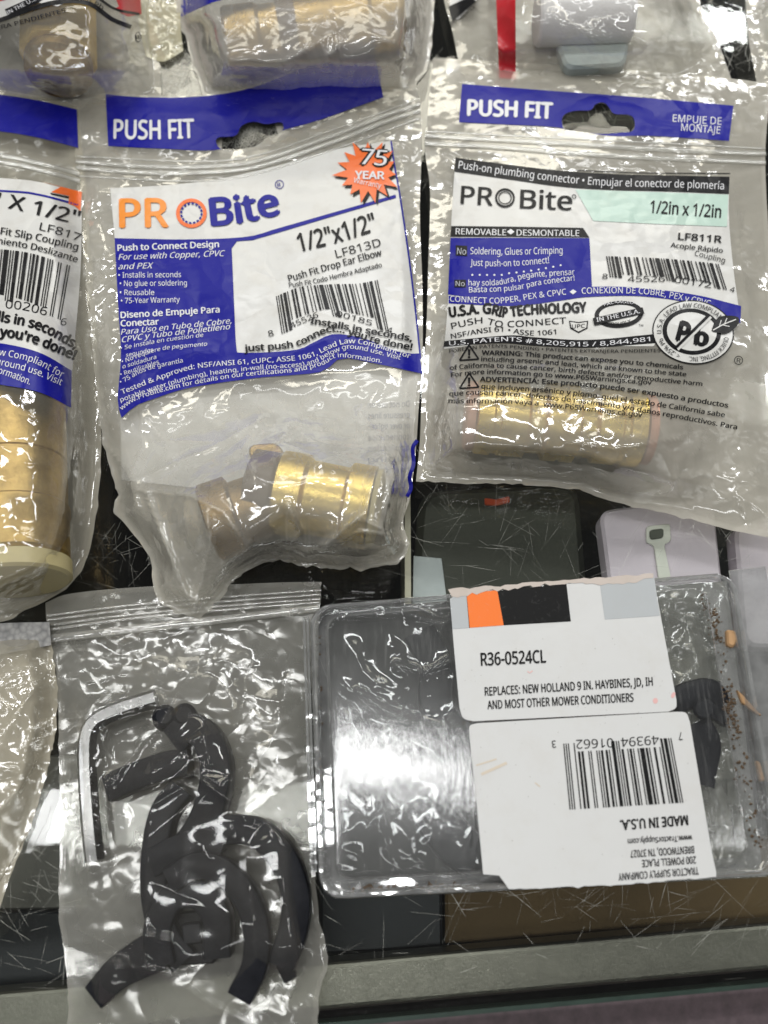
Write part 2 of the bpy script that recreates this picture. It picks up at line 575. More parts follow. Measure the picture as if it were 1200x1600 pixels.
def ribs(name, lines, zf, mat, parent, r=0.0005, n=60):
    """raised ribs of a zip, each swept along the film"""
    V, Fc = [], []
    for line in lines:
        p = spline(line[0], n)
        rr = line[1] if len(line) > 1 else r
        Pw = gp(p[:, 0], p[:, 1], zf(p[:, 0], p[:, 1]) + rr * 0.5)
        b = len(V)
        for k in range(n):
            t_ = Pw[min(k + 1, n - 1)] - Pw[max(k - 1, 0)]
            t_ /= np.linalg.norm(t_)
            sd = np.cross(t_, (0, 0, 1))
            sd /= np.linalg.norm(sd)
            up = np.cross(sd, t_)
            for a in range(8):
                th = a * math.pi / 4
                V.append(Pw[k] + rr * (1.7 * math.cos(th) * sd + 0.8 * math.sin(th) * up))
        for k in range(n - 1):
            for a in range(8):
                Fc.append((b + k * 8 + a, b + k * 8 + (a + 1) % 8, b + (k + 1) * 8 + (a + 1) % 8, b + (k + 1) * 8 + a))
    return mesh(name, V, Fc, mat, parent, attrs={'haze': np.zeros(len(V))})


# ------------------------------------------------------------------ print (lettering, panels, barcodes that follow a surface)
_glyph = {}
SANS = None
try:                                                   # Blender's own bundled interface font; the built-in one otherwise
    SANS = bpy.data.fonts.load(bpy.utils.system_resource('DATAFILES') + '/fonts/NotoSansHebrew-Regular.woff2')
except Exception:
    SANS = None


def text_tris(s, bold, shear):
    k = (s, 0.0, shear)
    if k not in _glyph:
        cu = bpy.data.curves.new('t', 'FONT')
        cu.body = s
        if SANS:
            cu.font = SANS
        cu.shear = shear
        cu.resolution_u = 3 if len(s) < 16 else 2
        o = bpy.data.objects.new('t', cu)
        me = bpy.data.meshes.new_from_object(o)
        me.calc_loop_triangles()
        v = np.array([x.co[:2] for x in me.vertices])
        t = np.array([l.vertices for l in me.loop_triangles])
        bpy.data.objects.remove(o)
        bpy.data.meshes.remove(me)
        bpy.data.curves.remove(cu)
        _glyph[k] = v[t] if len(t) else np.zeros((0, 3, 2))
    return _glyph[k]


CAP = max(v[..., 1].max() for v in [text_tris('H', 0.0, 0.0)])


class Print:
    def __init__(s, zf, gap=0.00018, L=5.0):
        s.zf, s.gap, s.L = zf, gap, L
        s.T, s.I, s.Z, s.mats = [], [], [], []

    def mi(s, m):
        if m not in s.mats:
            s.mats.append(m)
        return s.mats.index(m)

    def tris(s, T, mat, layer):
        if not len(T):
            return
        s.T.append(T)
        s.I.append(np.full(len(T), s.mi(mat)))
        s.Z.append(np.full(len(T), layer))

    def poly(s, pts, mat, layer=1):
        p = [Vector((a, b, 0)) for a, b in np.asarray(pts)[:, :2]]
        t_ = tessellate_polygon([p])
        q = np.asarray(pts, float)[:, :2]
        s.tris(np.array([[q[i] for i in f] for f in t_]), mat, layer)

    def band(s, top, bot, mat, layer=1, n=40):
        """strip between two splines"""
        s.poly(np.vstack([spline(top, n), spline(bot, n)[::-1]]), mat, layer)

    def line(s, pts, wd, mat, layer=2, n=40):
        p = spline(pts, n)
        t_ = np.gradient(p, axis=0)
        nn = np.stack([-t_[:, 1], t_[:, 0]], -1) / np.linalg.norm(t_, axis=1)[:, None]
        s.poly(np.vstack([p + nn * wd / 2, (p - nn * wd / 2)[::-1]]), mat, layer)

    def text(s, body, base, h, mat, bold=0.0, shear=0.0, layer=3, up=None):
        T = text_tris(body, bold, shear)
        if not len(T):
            return
        x = T[..., 0]
        a = (x - x.min()) / (x.max() - x.min())
        b = T[..., 1] / CAP * h
        p = spline(base, 60)
        t_ = np.gradient(p, axis=0)
        t_ /= np.linalg.norm(t_, axis=1)[:, None]
        k = np.linspace(0, 1, 60)
        bx, by = np.interp(a, k, p[:, 0]), np.interp(a, k, p[:, 1])
        ux, uy = (np.interp(a, k, t_[:, 1]), np.interp(a, k, -t_[:, 0])) if up is None else up
        s.tris(np.stack([bx + ux * b, by + uy * b], -1), mat, layer)
        if bold:                                          # heavier lettering: overprints a hair apart
            em = abs(p[-1] - p[0]).max() / (x.max() - x.min())
            d, e = bold * 1.15 * em, bold * 0.8 * h / CAP
            for i, (da, db) in enumerate(((d, 0), (-d, 0), (0, e), (0, -e)) if bold > 0.015 else ((d, 0), (-d, 0))):
                s.tris(np.stack([bx + ux * (b + db) - uy * da, by + uy * (b + db) + ux * da], -1), mat, layer + 0.06 * (i + 1))

    def bars(s, code, mat, top, bot, cut=0.12, layer=3):
        """UPC barcode between two curves (the digits' own bar pattern)"""
        L = ('0001101', '0011001', '0010011', '0111101', '0100011', '0110001', '0101111', '0111011', '0110111', '0001011')
        bits = '101' + ''.join(L[int(c)] for c in code[:6]) + '01010' + ''.join(L[int(c)].translate({48: 49, 49: 48}) for c in code[6:]) + '101'
        Tp, Bt = spline(top, 60), spline(bot, 60)
        k = np.linspace(0, 1, 60)
        i = 0
        while i < 95:
            j = i
            while j < 95 and bits[j] == bits[i]:
                j += 1
            if bits[i] == '1':
                u = np.array([i + 0.04, j - 0.04]) / 95
                e = 1.0 if (i < 10 or i > 84 or 44 < i < 51) else 1 - cut
                P0 = np.stack([np.interp(u, k, Tp[:, 0]), np.interp(u, k, Tp[:, 1])], -1)
                P1 = np.stack([np.interp(u, k, Bt[:, 0]), np.interp(u, k, Bt[:, 1])], -1)
                P1 = P0 + (P1 - P0) * e
                s.poly([P0[0], P0[1], P1[1], P1[0]], mat, layer)
            i = j

    def ellipse(s, cx, cy, rx, ry, mat, layer, n=40, rot=0.0, inner=None):
        a = np.linspace(0, 2 * math.pi, n, endpoint=False)
        c, d = math.cos(rot), math.sin(rot)

        def pt(k):
            x, y = rx * k * np.cos(a), ry * k * np.sin(a)
            return np.stack([cx + x * c - y * d, cy + x * d + y * c], -1)
        o = pt(1)
        if inner is None:
            s.poly(o, mat, layer)
        else:
            i_ = pt(inner)
            for j in range(n):
                q = (j + 1) % n
                s.tris(np.array([[o[j], o[q], i_[q]], [o[j], i_[q], i_[j]]]), mat, layer)

    def build(s, name, parent, holes=()):
        T, I, Z = np.concatenate(s.T).astype(float), np.concatenate(s.I), np.concatenate(s.Z)
        for _ in range(14):                                   # split long triangles so the print bends with the film
            e = np.stack([np.hypot(*(T[:, (k + 1) % 3] - T[:, k]).T) for k in range(3)], -1)
            k = e.argmax(1)
            big = e.max(1) > s.L
            if not big.any():
                break
            A, kk = T[big], k[big]
            r = np.arange(len(A))
            p, q, o = A[r, kk], A[r, (kk + 1) % 3], A[r, (kk + 2) % 3]
            m = (p + q) / 2
            T = np.concatenate([T[~big], np.stack([p, m, o], 1), np.stack([m, q, o], 1)])
            I = np.concatenate([I[~big], I[big], I[big]])
            Z = np.concatenate([Z[~big], Z[big], Z[big]])
        key = np.concatenate([np.round(T.reshape(-1, 2), 2), np.repeat(Z, 3)[:, None], np.repeat(I, 3)[:, None]], 1)
        u, inv = np.unique(key, axis=0, return_inverse=True)
        Fc = inv.reshape(-1, 3)
        ok = (Fc[:, 0] != Fc[:, 1]) & (Fc[:, 1] != Fc[:, 2]) & (Fc[:, 0] != Fc[:, 2])
        Fc, I = Fc[ok], I[ok]
        V = u[:, :2].copy()
        for h in holes:
            ins = inside(V[:, 0], V[:, 1], h)
            al = ins[Fc].all(1)
            Fc, I = Fc[~al], I[~al]
            need = np.unique(Fc[ins[Fc]])
            if len(need):
                _, bx, by = seg_dist(V[need, 0], V[need, 1], h, True)
                V[need, 0], V[need, 1] = bx, by
        # counter-clockwise seen from above
        a, b, c = V[Fc[:, 0]], V[Fc[:, 1]], V[Fc[:, 2]]
        cr = (b[:, 0] - a[:, 0]) * (c[:, 1] - a[:, 1]) - (b[:, 1] - a[:, 1]) * (c[:, 0] - a[:, 0])
        Fc = np.where((cr > 0)[:, None], Fc[:, ::-1], Fc)
        P = gp(V[:, 0], V[:, 1], s.zf(V[:, 0], V[:, 1]) + s.gap * u[:, 2])
        return mesh(name, P, Fc, [M[m] for m in s.mats], parent, idx=I)


# ------------------------------------------------------------------ solids
def lathe(profile, p0, p1, seg=48, cap=True):
    """(distance along, radius) in metres, turned about the line p0-p1"""
    p0, p1 = Vector(p0), Vector(p1)
    ax = (p1 - p0).normalized()
    s1 = ax.cross(Vector((0, 0, 1)))
    s1 = s1.normalized() if s1.length > 1e-4 else Vector((1, 0, 0))
    s2 = ax.cross(s1)
    V, Fc = [], []
    for d, r in profile:
        for k in range(seg):
            a = 2 * math.pi * (k + 0.5) / seg
            V.append(p0 + ax * d + (s1 * math.cos(a) + s2 * math.sin(a)) * r)
    n = len(profile)
    for j in range(n - 1):
        for k in range(seg):
            Fc.append((j * seg + k, j * seg + (k + 1) % seg, (j + 1) * seg + (k + 1) % seg, (j + 1) * seg + k))
    if cap:
        Fc.append(tuple(range(seg))[::-1])
        Fc.append(tuple((n - 1) * seg + k for k in range(seg)))
    return V, Fc


def sharp(o, ang=0.6):
    o.data.polygons.foreach_set('use_smooth', np.ones(len(o.data.polygons), bool))
    o.data.set_sharp_from_angle(angle=ang)
    return o


def lathe_obj(name, profile, p0, p1, mat, parent, seg=48):
    V, Fc = lathe(profile, p0, p1, seg)
    return sharp(mesh(name, V, Fc, mat, parent))


def sweep(name, pts, prof, mat, parent=None, n=48, up=Vector((0, 0, 1)), taper=None):
    """closed cross-section (side, up) in metres swept along world points; rounded by bevel of the section itself"""
    p = spline(pts, n)
    V, Fc = [], []
    m = len(prof)
    for k in range(n):
        t_ = Vector(p[min(k + 1, n - 1)] - p[max(k - 1, 0)]).normalized()
        sd = t_.cross(up).normalized()
        u2 = sd.cross(t_)
        f = taper(k / (n - 1)) if taper else 1.0
        for a, b in prof:
            V.append(Vector(p[k]) + sd * a * f + u2 * b * f)
    for k in range(n - 1):
        for a in range(m):
            Fc.append((k * m + a, k * m + (a + 1) % m, (k + 1) * m + (a + 1) % m, (k + 1) * m + a))
    Fc.append(tuple(range(m))[::-1])
    Fc.append(tuple((n - 1) * m + k for k in range(m)))
    return sharp(mesh(name, V, Fc, mat, parent), 0.55)


def rrect(wd, ht, r, k=2):
    out = []
    for cx, cy, a0 in ((wd / 2 - r, ht / 2 - r, 0), (-wd / 2 + r, ht / 2 - r, 1), (-wd / 2 + r, -ht / 2 + r, 2), (wd / 2 - r, -ht / 2 + r, 3)):
        for i in range(k + 1):
            a = math.pi / 2 * (a0 + i / k)
            out.append((cx + r * math.cos(a), cy + r * math.sin(a)))
    return out


def circ(r, n=14):
    return [(r * math.cos(2 * math.pi * k / n), r * math.sin(2 * math.pi * k / n)) for k in range(n)]


def slab(name, pts2, z0, z1, mat, parent=None, bevel=0.0006, pix=True):
    """upright prism with softened top edge; pts2 are photo pixels read at height z1, or world xy"""
    q = gp([p[0] for p in pts2], [p[1] for p in pts2], z1)[:, :2] if pix else np.asarray(pts2, float)
    A = 0.5 * np.sum(q[:, 0] * np.roll(q[:, 1], -1) - np.roll(q[:, 0], -1) * q[:, 1])
    if A < 0:
        q = q[::-1]
    c = q.mean(0)
    n = len(q)
    ins = q + (c - q) / np.maximum(np.linalg.norm(c - q, axis=1), 1e-6)[:, None] * bevel
    V = [(x, y, z0) for x, y in q] + [(x, y, z1 - bevel) for x, y in q] + [(x, y, z1) for x, y in ins]
    Fc = [tuple(range(n))[::-1], tuple(range(2 * n, 3 * n))]
    for r in (0, 1):
        for k in range(n):
            Fc.append((r * n + k, r * n + (k + 1) % n, (r + 1) * n + (k + 1) % n, (r + 1) * n + k))
    return mesh(name, V, Fc, mat, parent, smooth=False)


def rounded(pts, r=14, k=5):
    """round the corners of a pixel polygon"""
    p = np.asarray(pts, float)
    out = []
    for i in range(len(p)):
        a, b, c = p[i - 1], p[i], p[(i + 1) % len(p)]
        u, v = (a - b) / np.linalg.norm(a - b), (c - b) / np.linalg.norm(c - b)
        s, e = b + u * r, b + v * r
        for j in range(k + 1):
            t_ = j / k
            out.append((1 - t_) ** 2 * s + 2 * t_ * (1 - t_) * b + t_ * t_ * e)
    return np.array(out)


# ================================================================== the glass counter
case = thing('display_case', 'glass topped display counter with scratched glass and grey metal front rail', 'display case', (0, 0.1, -0.06))


def box(name, x0, x1, y0, y1, z0, z1, mat, parent, rot=0.0):
    c, s = math.cos(rot), math.sin(rot)
    V = [(x * c - y * s, x * s + y * c, z) for z in (z0, z1) for x, y in ((x0, y0), (x1, y0), (x1, y1), (x0, y1))]
    Fc = [(3, 2, 1, 0), (4, 5, 6, 7), (0, 1, 5, 4), (1, 2, 6, 5), (2, 3, 7, 6), (3, 0, 4, 7)]
    return mesh(name, V, Fc, mat, parent, smooth=False)


# the counter's front runs a little askew to the photo: fit its direction from the rail's lit edge
ea, eb = P3(0, 1550, -0.0063), P3(1200, 1442, -0.0063)
ROT = math.atan2(eb.y - ea.y, eb.x - ea.x)
cr_, sr_ = math.cos(-ROT), math.sin(-ROT)


def loc(px, py, z):
    v = P3(px, py, z)
    return v.x * cr_ - v.y * sr_, v.x * sr_ + v.y * cr_


yr = loc(600, 1496, -0.0063)[1]                    # rail's inner edge
yg = loc(900, 1562, 0.0)[1]                        # front edge of the glass
box('glass_top', -0.6, 0.6, yg, 0.75, -0.006, 0.0, M['glass'], case, ROT)
box('glass_edge', -0.6, 0.6, yg - 0.0012, yg - 0.0001, -0.0061, 0.0001, M['edge'], case, ROT)
rail = box('front_rail', -0.6, 0.6, yg + 0.0015, yr, -0.021, -0.0063, M['rail'], case, ROT)
bv = rail.modifiers.new('bevel', 'BEVEL')
bv.width, bv.segments = 0.0014, 3
box('shelf', -0.6, 0.6, yg + 0.02, 0.75, -0.080, -0.075, M['shelf'], case, ROT)
box('front_panel', -0.6, 0.6, yg + 0.002, yg + 0.006, -0.60, -0.0215, M['shelf'], case, ROT)
led = box('ledge', -0.6, 0.6, yg - 0.25, yg - 0.0030, -0.040, -0.012, M['ledge'], case, ROT)


def scratches():
    rng = random.Random(11)
    V, Fc = [], []

    def one(px, py, L, wd, a, bend):
        n = 5
        pts = []
        for k in range(n):
            pts.append((px, py))
            px += L / n * math.cos(a)
            py -= L / n * math.sin(a)
            a += rng.uniform(-bend, bend)
        p = gp([q[0] for q in pts], [q[1] for q in pts], 0.00006)
        t_ = np.gradient(p, axis=0)
        nn = np.stack([-t_[:, 1], t_[:, 0], 0 * t_[:, 0]], -1)
        nn /= np.linalg.norm(nn, axis=1)[:, None]
        b = len(V)
        for k in range(n):
            f = wd * (0.25 + 0.75 * math.sin(math.pi * (k + 0.4) / n)) / 2
            V.append(p[k] + nn[k] * f)
            V.append(p[k] - nn[k] * f)
        for k in range(n - 1):
            Fc.append((b + 2 * k, b + 2 * k + 2, b + 2 * k + 3, b + 2 * k + 1))
    W_ = 0.00007
    for _ in range(480):                           # everywhere
        L = rng.choice((10, 18, 30, 60, 110, 200)) * rng.uniform(0.6, 1.4)
        one(rng.uniform(-250, 1500), rng.uniform(-150, 1545), L, W_ * rng.uniform(0.4, 1.3), rng.uniform(0, math.pi), 0.04)
    for x0, y0, x1, y1, n, Lm, ws in ((1085, 0, 1200, 140, 120, 38, 1.8), (0, 1390, 110, 1545, 30, 60, 0.9), (125, 840, 245, 925, 50, 45, 0.7), (640, 760, 940, 920, 70, 70, 0.7),
                                      (335, 180, 450, 236, 560, 24, 2.6), (870, 155, 1000, 212, 45, 40, 1.0), (236, 85, 330, 150, 380, 28, 2.6),
                                      (500, 1390, 1200, 1500, 60, 60, 1.0), (660, 1400, 1200, 1440, 25, 90, 1.1), (1020, 820, 1200, 900, 30, 50, 0.8),
                                      (40, 1180, 110, 1400, 40, 40, 0.9), (1180, 130, 1200, 420, 30, 40, 0.9)):
        for _ in range(n):
            one(rng.uniform(x0, x1), rng.uniform(y0, y1), Lm * rng.uniform(0.3, 1.6), W_ * ws * rng.uniform(0.4, 1.4), rng.uniform(0, math.pi), 0.05)
    mesh('scratch_marks', V, Fc, M['scratch'], case, smooth=False)


scratches()

# ------------------------------------------------------------------ goods and imitated reflections under the glass
ZS = -0.075
ob = thing('phone_case_box', 'dark olive rounded plastic case with orange tab seen through the glass', 'case', P3(780, 840, ZS))
slab('body', rounded([(655, 765), (905, 752), (925, 985), (640, 1000)], 34), -0.036, -0.024, M['greenbox'], ob, 0.003)
slab('tab', rounded([(757, 778), (775, 780), (796, 775), (797, 784), (776, 789), (758, 788)], 2, 2), -0.0238, -0.0228, M['redorange'], ob, 0.0003)


def hang_card(name, label, pts, hole, dark):
    o = thing(name, label, 'card', P3(*np.mean(pts, 0), ZS))
    slab('card', rounded(pts, 20), -0.020, -0.012, M['lilac'], o, 0.0012)
    if hole:
        slab('hanging_tag', rounded(hole, 5, 3), -0.0118, -0.0110, M['palegreen'], o, 0.0002)
        slab('slot', rounded(dark, 5, 3), -0.0109, -0.0104, M['darkgrey'], o, 0.0002)


hang_card('hanging_card', 'pale lilac card with pale green tag and dark square slot under the glass', [(937, 797), (1115, 775), (1135, 960), (962, 985)],
          [(1010, 822), (1047, 818), (1049, 845), (1038, 850), (1049, 905), (1030, 908), (1022, 852), (1010, 848)], [(1015, 828), (1037, 825), (1037, 840), (1016, 843)])
hang_card('hanging_card', 'blank pale lilac card under the glass, cut by the right edge of the photo', [(1148, 820), (1330, 800), (1360, 1010), (1165, 1010)], None, None)
o = tag(slab('reflection_strip', [(632, 740), (641, 740), (643, 1000), (633, 1000)], ZS + 0.001, -0.012, M['reflection'], None, 0.0003), 'thin cream divider strip built as a solid bar under the glass between pouches and box', 'reflection')  # added solid strip, its cream colour stands in for a bright reflection
o = tag(slab('pale_blue_reflection', [(646, 868), (690, 872), (705, 990), (644, 990)], -0.0230, -0.0220, M['bluereflection'], None, 0.0003), 'small pale blue reflection built as a slab over the dark olive case under the glass', 'card')  # bluish-white reflection imitated by a pale slab
o = tag(slab('dark_box', [(500, 1370), (690, 1365), (692, 1480), (500, 1490)], ZS + 0.001, -0.030, M['navybox'], None, 0.001), 'near black box under the glass beside the brown cardboard box', 'box')
o = tag(slab('cardboard_box', [(695, 1340), (1400, 1300), (1400, 1440), (696, 1475)], ZS + 0.001, -0.032, M['cardboard'], None, 0.001), 'brown cardboard box under the glass behind the metal front rail', 'box')
o = tag(slab('navy_carton', [(-200, 1425), (102, 1425), (110, 1600), (-200, 1600)], ZS + 0.001, -0.045, M['navybox'], None, 0.001), 'dark navy carton under the glass at the lower left, behind the rail', 'carton')
o = tag(slab('grey_reflection', [(-200, 1180), (140, 1180), (140, 1420), (-200, 1424)], ZS + 0.001, -0.045, M['greyboard'], None, 0.001), 'grey reflection built as a slab under the glass below the cream bag', 'tray')  # grey reflection band put in as a grey coloured slab


# ================================================================== pouch with the drop ear elbow (centre left)
POUCH = 'printed pouches of brass pipe fittings'
A_ = dict(
    top=[(112, 143), (165, 146), (240, 149), (320, 148), (400, 133), (500, 92), (580, 58), (627, 42)],
    right=[(627, 42), (648, 120), (659, 200), (656, 330), (660, 450), (660, 560), (654, 640), (650, 700), (641, 775), (630, 815), (640, 850)],
    left=[(112, 143), (118, 240), (125, 330), (133, 420), (142, 520), (152, 620), (161, 690), (174, 742), (184, 768), (179, 800), (206, 832), (233, 870), (238, 905), (246, 936), (270, 955), (312, 968)],
    bottom=[(312, 968), (326, 957), (334, 944), (352, 930), (358, 916), (374, 900), (396, 886), (432, 876), (480, 885), (560, 889), (606, 884), (632, 872), (640, 850)])
sA = (A_['top'], ragged(A_['bottom'], 1.6, 2, 70), ragged(A_['left'], 1.4, 1, 90), A_['right'])
holeA = spline([(340, 215), (368, 212), (377, 197), (396, 190), (416, 194), (439, 191), (443, 201), (431, 212), (416, 215), (400, 229), (352, 234), (339, 226)], 60, True)
zA = make_z(0.0014, outline_of(sA), domes=[([(350, 800), (440, 765), (575, 785)], 95, 32), ([(330, 450), (480, 450)], 190, 4)],
            creases=[([(205, 800), (235, 850), (262, 920), (300, 950)], 4.0, 12), ([(395, 870), (350, 800), (300, 775), (215, 765)], 3.4, 9),
                     ([(600, 690), (570, 800), (520, 845), (480, 870)], 3.0, 9), ([(640, 845), (560, 810), (500, 860)], 2.6, 8),
                     ([(195, 760), (260, 730), (330, 700), (400, 660)], 2.2, 8), ([(300, 960), (340, 900), (370, 875)], 3.2, 9),
                     ([(560, 640), (600, 700), (625, 770), (632, 830)], 2.6, 8), ([(220, 640), (225, 700), (190, 770)], 1.0, 9),
                     ([(450, 790), (470, 830), (440, 870)], 2.4, 7), ([(510, 600), (470, 640), (455, 680)], 1.0, 10),
                     ([(140, 330), (150, 480), (165, 620)], 0.9, 8), ([(120, 200), (175, 240), (200, 255)], 0.9, 6), ([(245, 280), (300, 330), (420, 470), (520, 540)], 0.45, 22),
                     ([(302, 952), (275, 890), (246, 815), (228, 770)], 3.6, 7), ([(306, 950), (318, 900), (330, 850), (322, 800)], 3.2, 7), ([(262, 940), (256, 900), (232, 860)], 2.4, 6), ([(310, 945), (345, 900), (400, 868)], 3.0, 6),
                     ([(636, 852), (600, 835), (560, 830), (500, 862)], 3.0, 6), ([(634, 846), (612, 790), (600, 730)], 2.6, 7), ([(160, 690), (200, 735), (215, 790)], 2.2, 6), ([(405, 655), (380, 700), (395, 740)], 1.6, 7), ([(455, 660), (440, 690), (500, 720), (560, 700)], 1.5, 7),
                     ([(230, 660), (260, 690), (330, 690)], 1.6, 9), ([(590, 610), (560, 650), (575, 690)], 1.6, 8), ([(405, 560), (450, 555), (520, 525), (560, 560)], 0.8, 14), ([(190, 540), (260, 560), (330, 545)], 0.7, 14)],
            wr=1.0, lam=120, seed=3, flats=[(400, 440, 235, 175, 0.28), (370, 180, 300, 70, 0.3)], rand=26, region=(140, 560, 650, 940), ramp=34, flat=4,
            lift=[([(250, 930), (310, 960)], 60, 3.2), ([(120, 500), (150, 640)], 60, 1.5)])
A = thing('fitting_pouch', 'clear pouch with starburst and orange and blue lettering holding a brass elbow', 'pouch', P3(400, 500, 0.001), POUCH)
sheet('front_film', sA, zA, M['film_a'], A, 3.4, [holeA])
zAb = make_z(0.0008, outline_of(sA), wr=0.3, lam=90, seed=4)
sheet('back_film', sA, zAb, M['back'], A, 9.0, [holeA], seam=0.0)
p = Print(zAb)
p.poly([(186, 560), (655, 560), (640, 760), (560, 770), (330, 765), (190, 750)], 'white', 1)
for k in range(7):
    p.text(('Do not use on', 'pressure lines', 'or over tighten', 'connect pipe', 'application', 'tubing', 'removal')[k], [(640, 635 + 17 * k), (575, 637 + 17 * k)], 9, 'gtext', 0.01, 0, 2, up=(0, -1))
p.build('back_label', A)
ribs('zip_closure', [([(119, 252), (210, 259), (300, 261), (400, 252), (520, 212), (600, 181), (655, 163)], 0.0007), ([(119, 262), (210, 269), (300, 270), (400, 261), (520, 222), (600, 191), (656, 173)], 0.0007),
                     ([(118, 244), (300, 252), (400, 243), (520, 203), (655, 154)], 0.0003), ([(119, 275), (300, 283), (400, 272), (520, 234), (655, 185)], 0.0003)], zA, M['zip'], A)
p = Print(zA)
p.band([(165, 147), (225, 152), (320, 150), (400, 135), (500, 95), (580, 63)], [(169, 228), (250, 232), (345, 233), (440, 204), (500, 187), (599, 152)], 'blue', 1)
p.text('PUSH FIT', [(178, 216), (240, 217), (303, 215)], 29, 'wtext', 0.022, 0, 2)
p.build('header_band', A, [holeA])

p = Print(zA)
Lft = [(172, 294), (179, 372), (185, 483), (189, 553), (184, 624), (190, 653)]
Rgt = [(611, 220), (617, 262), (625, 306), (638, 395), (649, 483), (655, 550), (660, 584)]
botA = [(190, 653), (212, 634), (238, 624), (296, 606), (397, 591), (459, 586), (505, 580), (534, 560), (592, 569), (660, 584)]
p.poly(np.vstack([spline([(172, 294), (250, 290), (340, 280), (438, 258), (517, 235), (611, 220)], 30), spline(Rgt, 24)[1:], spline(botA, 30)[::-1][1:], spline(Lft, 24)[::-1][1:-1]]), 'white', 1)
p.poly(np.vstack([spline([(179, 372), (290, 374), (384, 370), (433, 357), (510, 335), (618, 304)], 30), [(619, 309)], spline([(619, 309), (510, 341), (433, 364), (395, 375)], 16), [(370, 377), (362, 388)],
                  spline([(362, 388), (366, 480), (369, 540), (376, 551), (459, 547), (490, 535), (521, 522), (570, 529), (614, 547), (647, 553), (655, 552)], 40), [(660, 584)],
                  spline(botA, 30)[::-1][1:], spline([(179, 372), (185, 483), (189, 553), (184, 624), (190, 653)], 20)[::-1][1:-1]]), 'blue', 2)
p.line([(611, 220), (617, 262), (625, 306), (638, 395), (649, 483), (657, 560)], 2.5, 'blue', 2)
p.text('PR', [(188, 355), (262, 354)], 44, 'orange', 0.02, 0, 3)
p.ellipse(299, 333, 24, 23, 'orange2', 3, 40, 0, 0.76)
for k in range(16):
    a0, a1 = 2 * math.pi * k / 16, 2 * math.pi * (k + 0.62) / 16
    q = [(299 + r * math.cos(a), 333 + r * 0.96 * math.sin(a)) for r, a in ((17.5, a0), (17.5, a1), (14.5, a1), (14.5, a0))]
    p.poly(q, 'blue', 3)
p.text('Bite', [(332, 352), (380, 347), (437, 334)], 42, 'blue', 0.03, 0, 3)
p.text('R', [(434, 292), (439, 291)], 6, 'blue', 0.01, 0, 3)
p.ellipse(436.5, 288, 7, 7, 'blue', 3, 20, 0, 0.84)
rng = random.Random(3)
star, shadow = [], []
for k in range(30):
    a = 2 * math.pi * k / 30 + 0.1
    r = (54 + rng.uniform(-7, 5)) if k % 2 == 0 else 33
    x, y = 575 + r * math.cos(a), 268 + r * 0.92 * math.sin(a)
    star.append((min(x, 612 + (y - 222) * 0.13), max(y, 222)))
    shadow.append((min(x + 4, 613 + (y - 222) * 0.13), y + 4))
p.poly([(x, max(y, 224)) for x, y in shadow], 'black', 3)
p.poly(star, 'orange2', 4)
p.text('75', [(563, 257), (604, 260)], 25, 'black', 0.055, 0.1, 5)
p.text('75', [(565, 256), (603, 259)], 24, 'wtext', 0.012, 0.1, 6)
p.text('YEAR', [(555, 279), (600, 280)], 12, 'wtext', 0.025, 0, 6)
p.text('Warranty', [(552, 285), (595, 294)], 8, 'wtext', 0.0, 0, 6)
p.text('1/2"x1/2"', [(469, 393), (530, 378), (590, 359)], 28, 'black', 0.018, 0, 3)
p.text('LF813D', [(526, 403), (596, 384)], 12.5, 'black', 0, 0, 3)
p.text('Push Fit Drop Ear Elbow', [(452, 440), (520, 420), (597, 399)], 10.5, 'black', 0.014, 0, 3)
p.text('Push Fit Codo Hembra Adaptado', [(452, 449), (500, 441), (597, 417)], 7.5, 'black', 0.01, 0, 3)
p.bars('845526001854', 'black', top=[(431, 463), (470, 448), (520, 444), (560, 443), (590, 437)], bot=[(440, 522), (480, 505), (520, 494), (560, 505), (608, 519)], cut=0.24)
p.text('8', [(420, 526), (428, 524)], 9, 'black', 0, 0, 3)
p.text('45526', [(455, 513), (478, 503), (498, 495)], 8.5, 'black', 0, 0, 3)
p.text('00185', [(524, 493), (550, 500), (580, 509)], 8.5, 'black', 0, 0, 3)
p.text('4', [(604, 519), (612, 521)], 9, 'black', 0, 0, 3)
p.text('Installs in seconds,', [(485, 505), (520, 511), (570, 520), (643, 533)], 9.5, 'black', 0.03, 0, 4)
p.text("just push connect... you're done!", [(382, 549), (459, 542), (500, 524), (521, 518), (547, 523), (592, 537), (643, 547)], 10, 'black', 0.03, 0, 4)
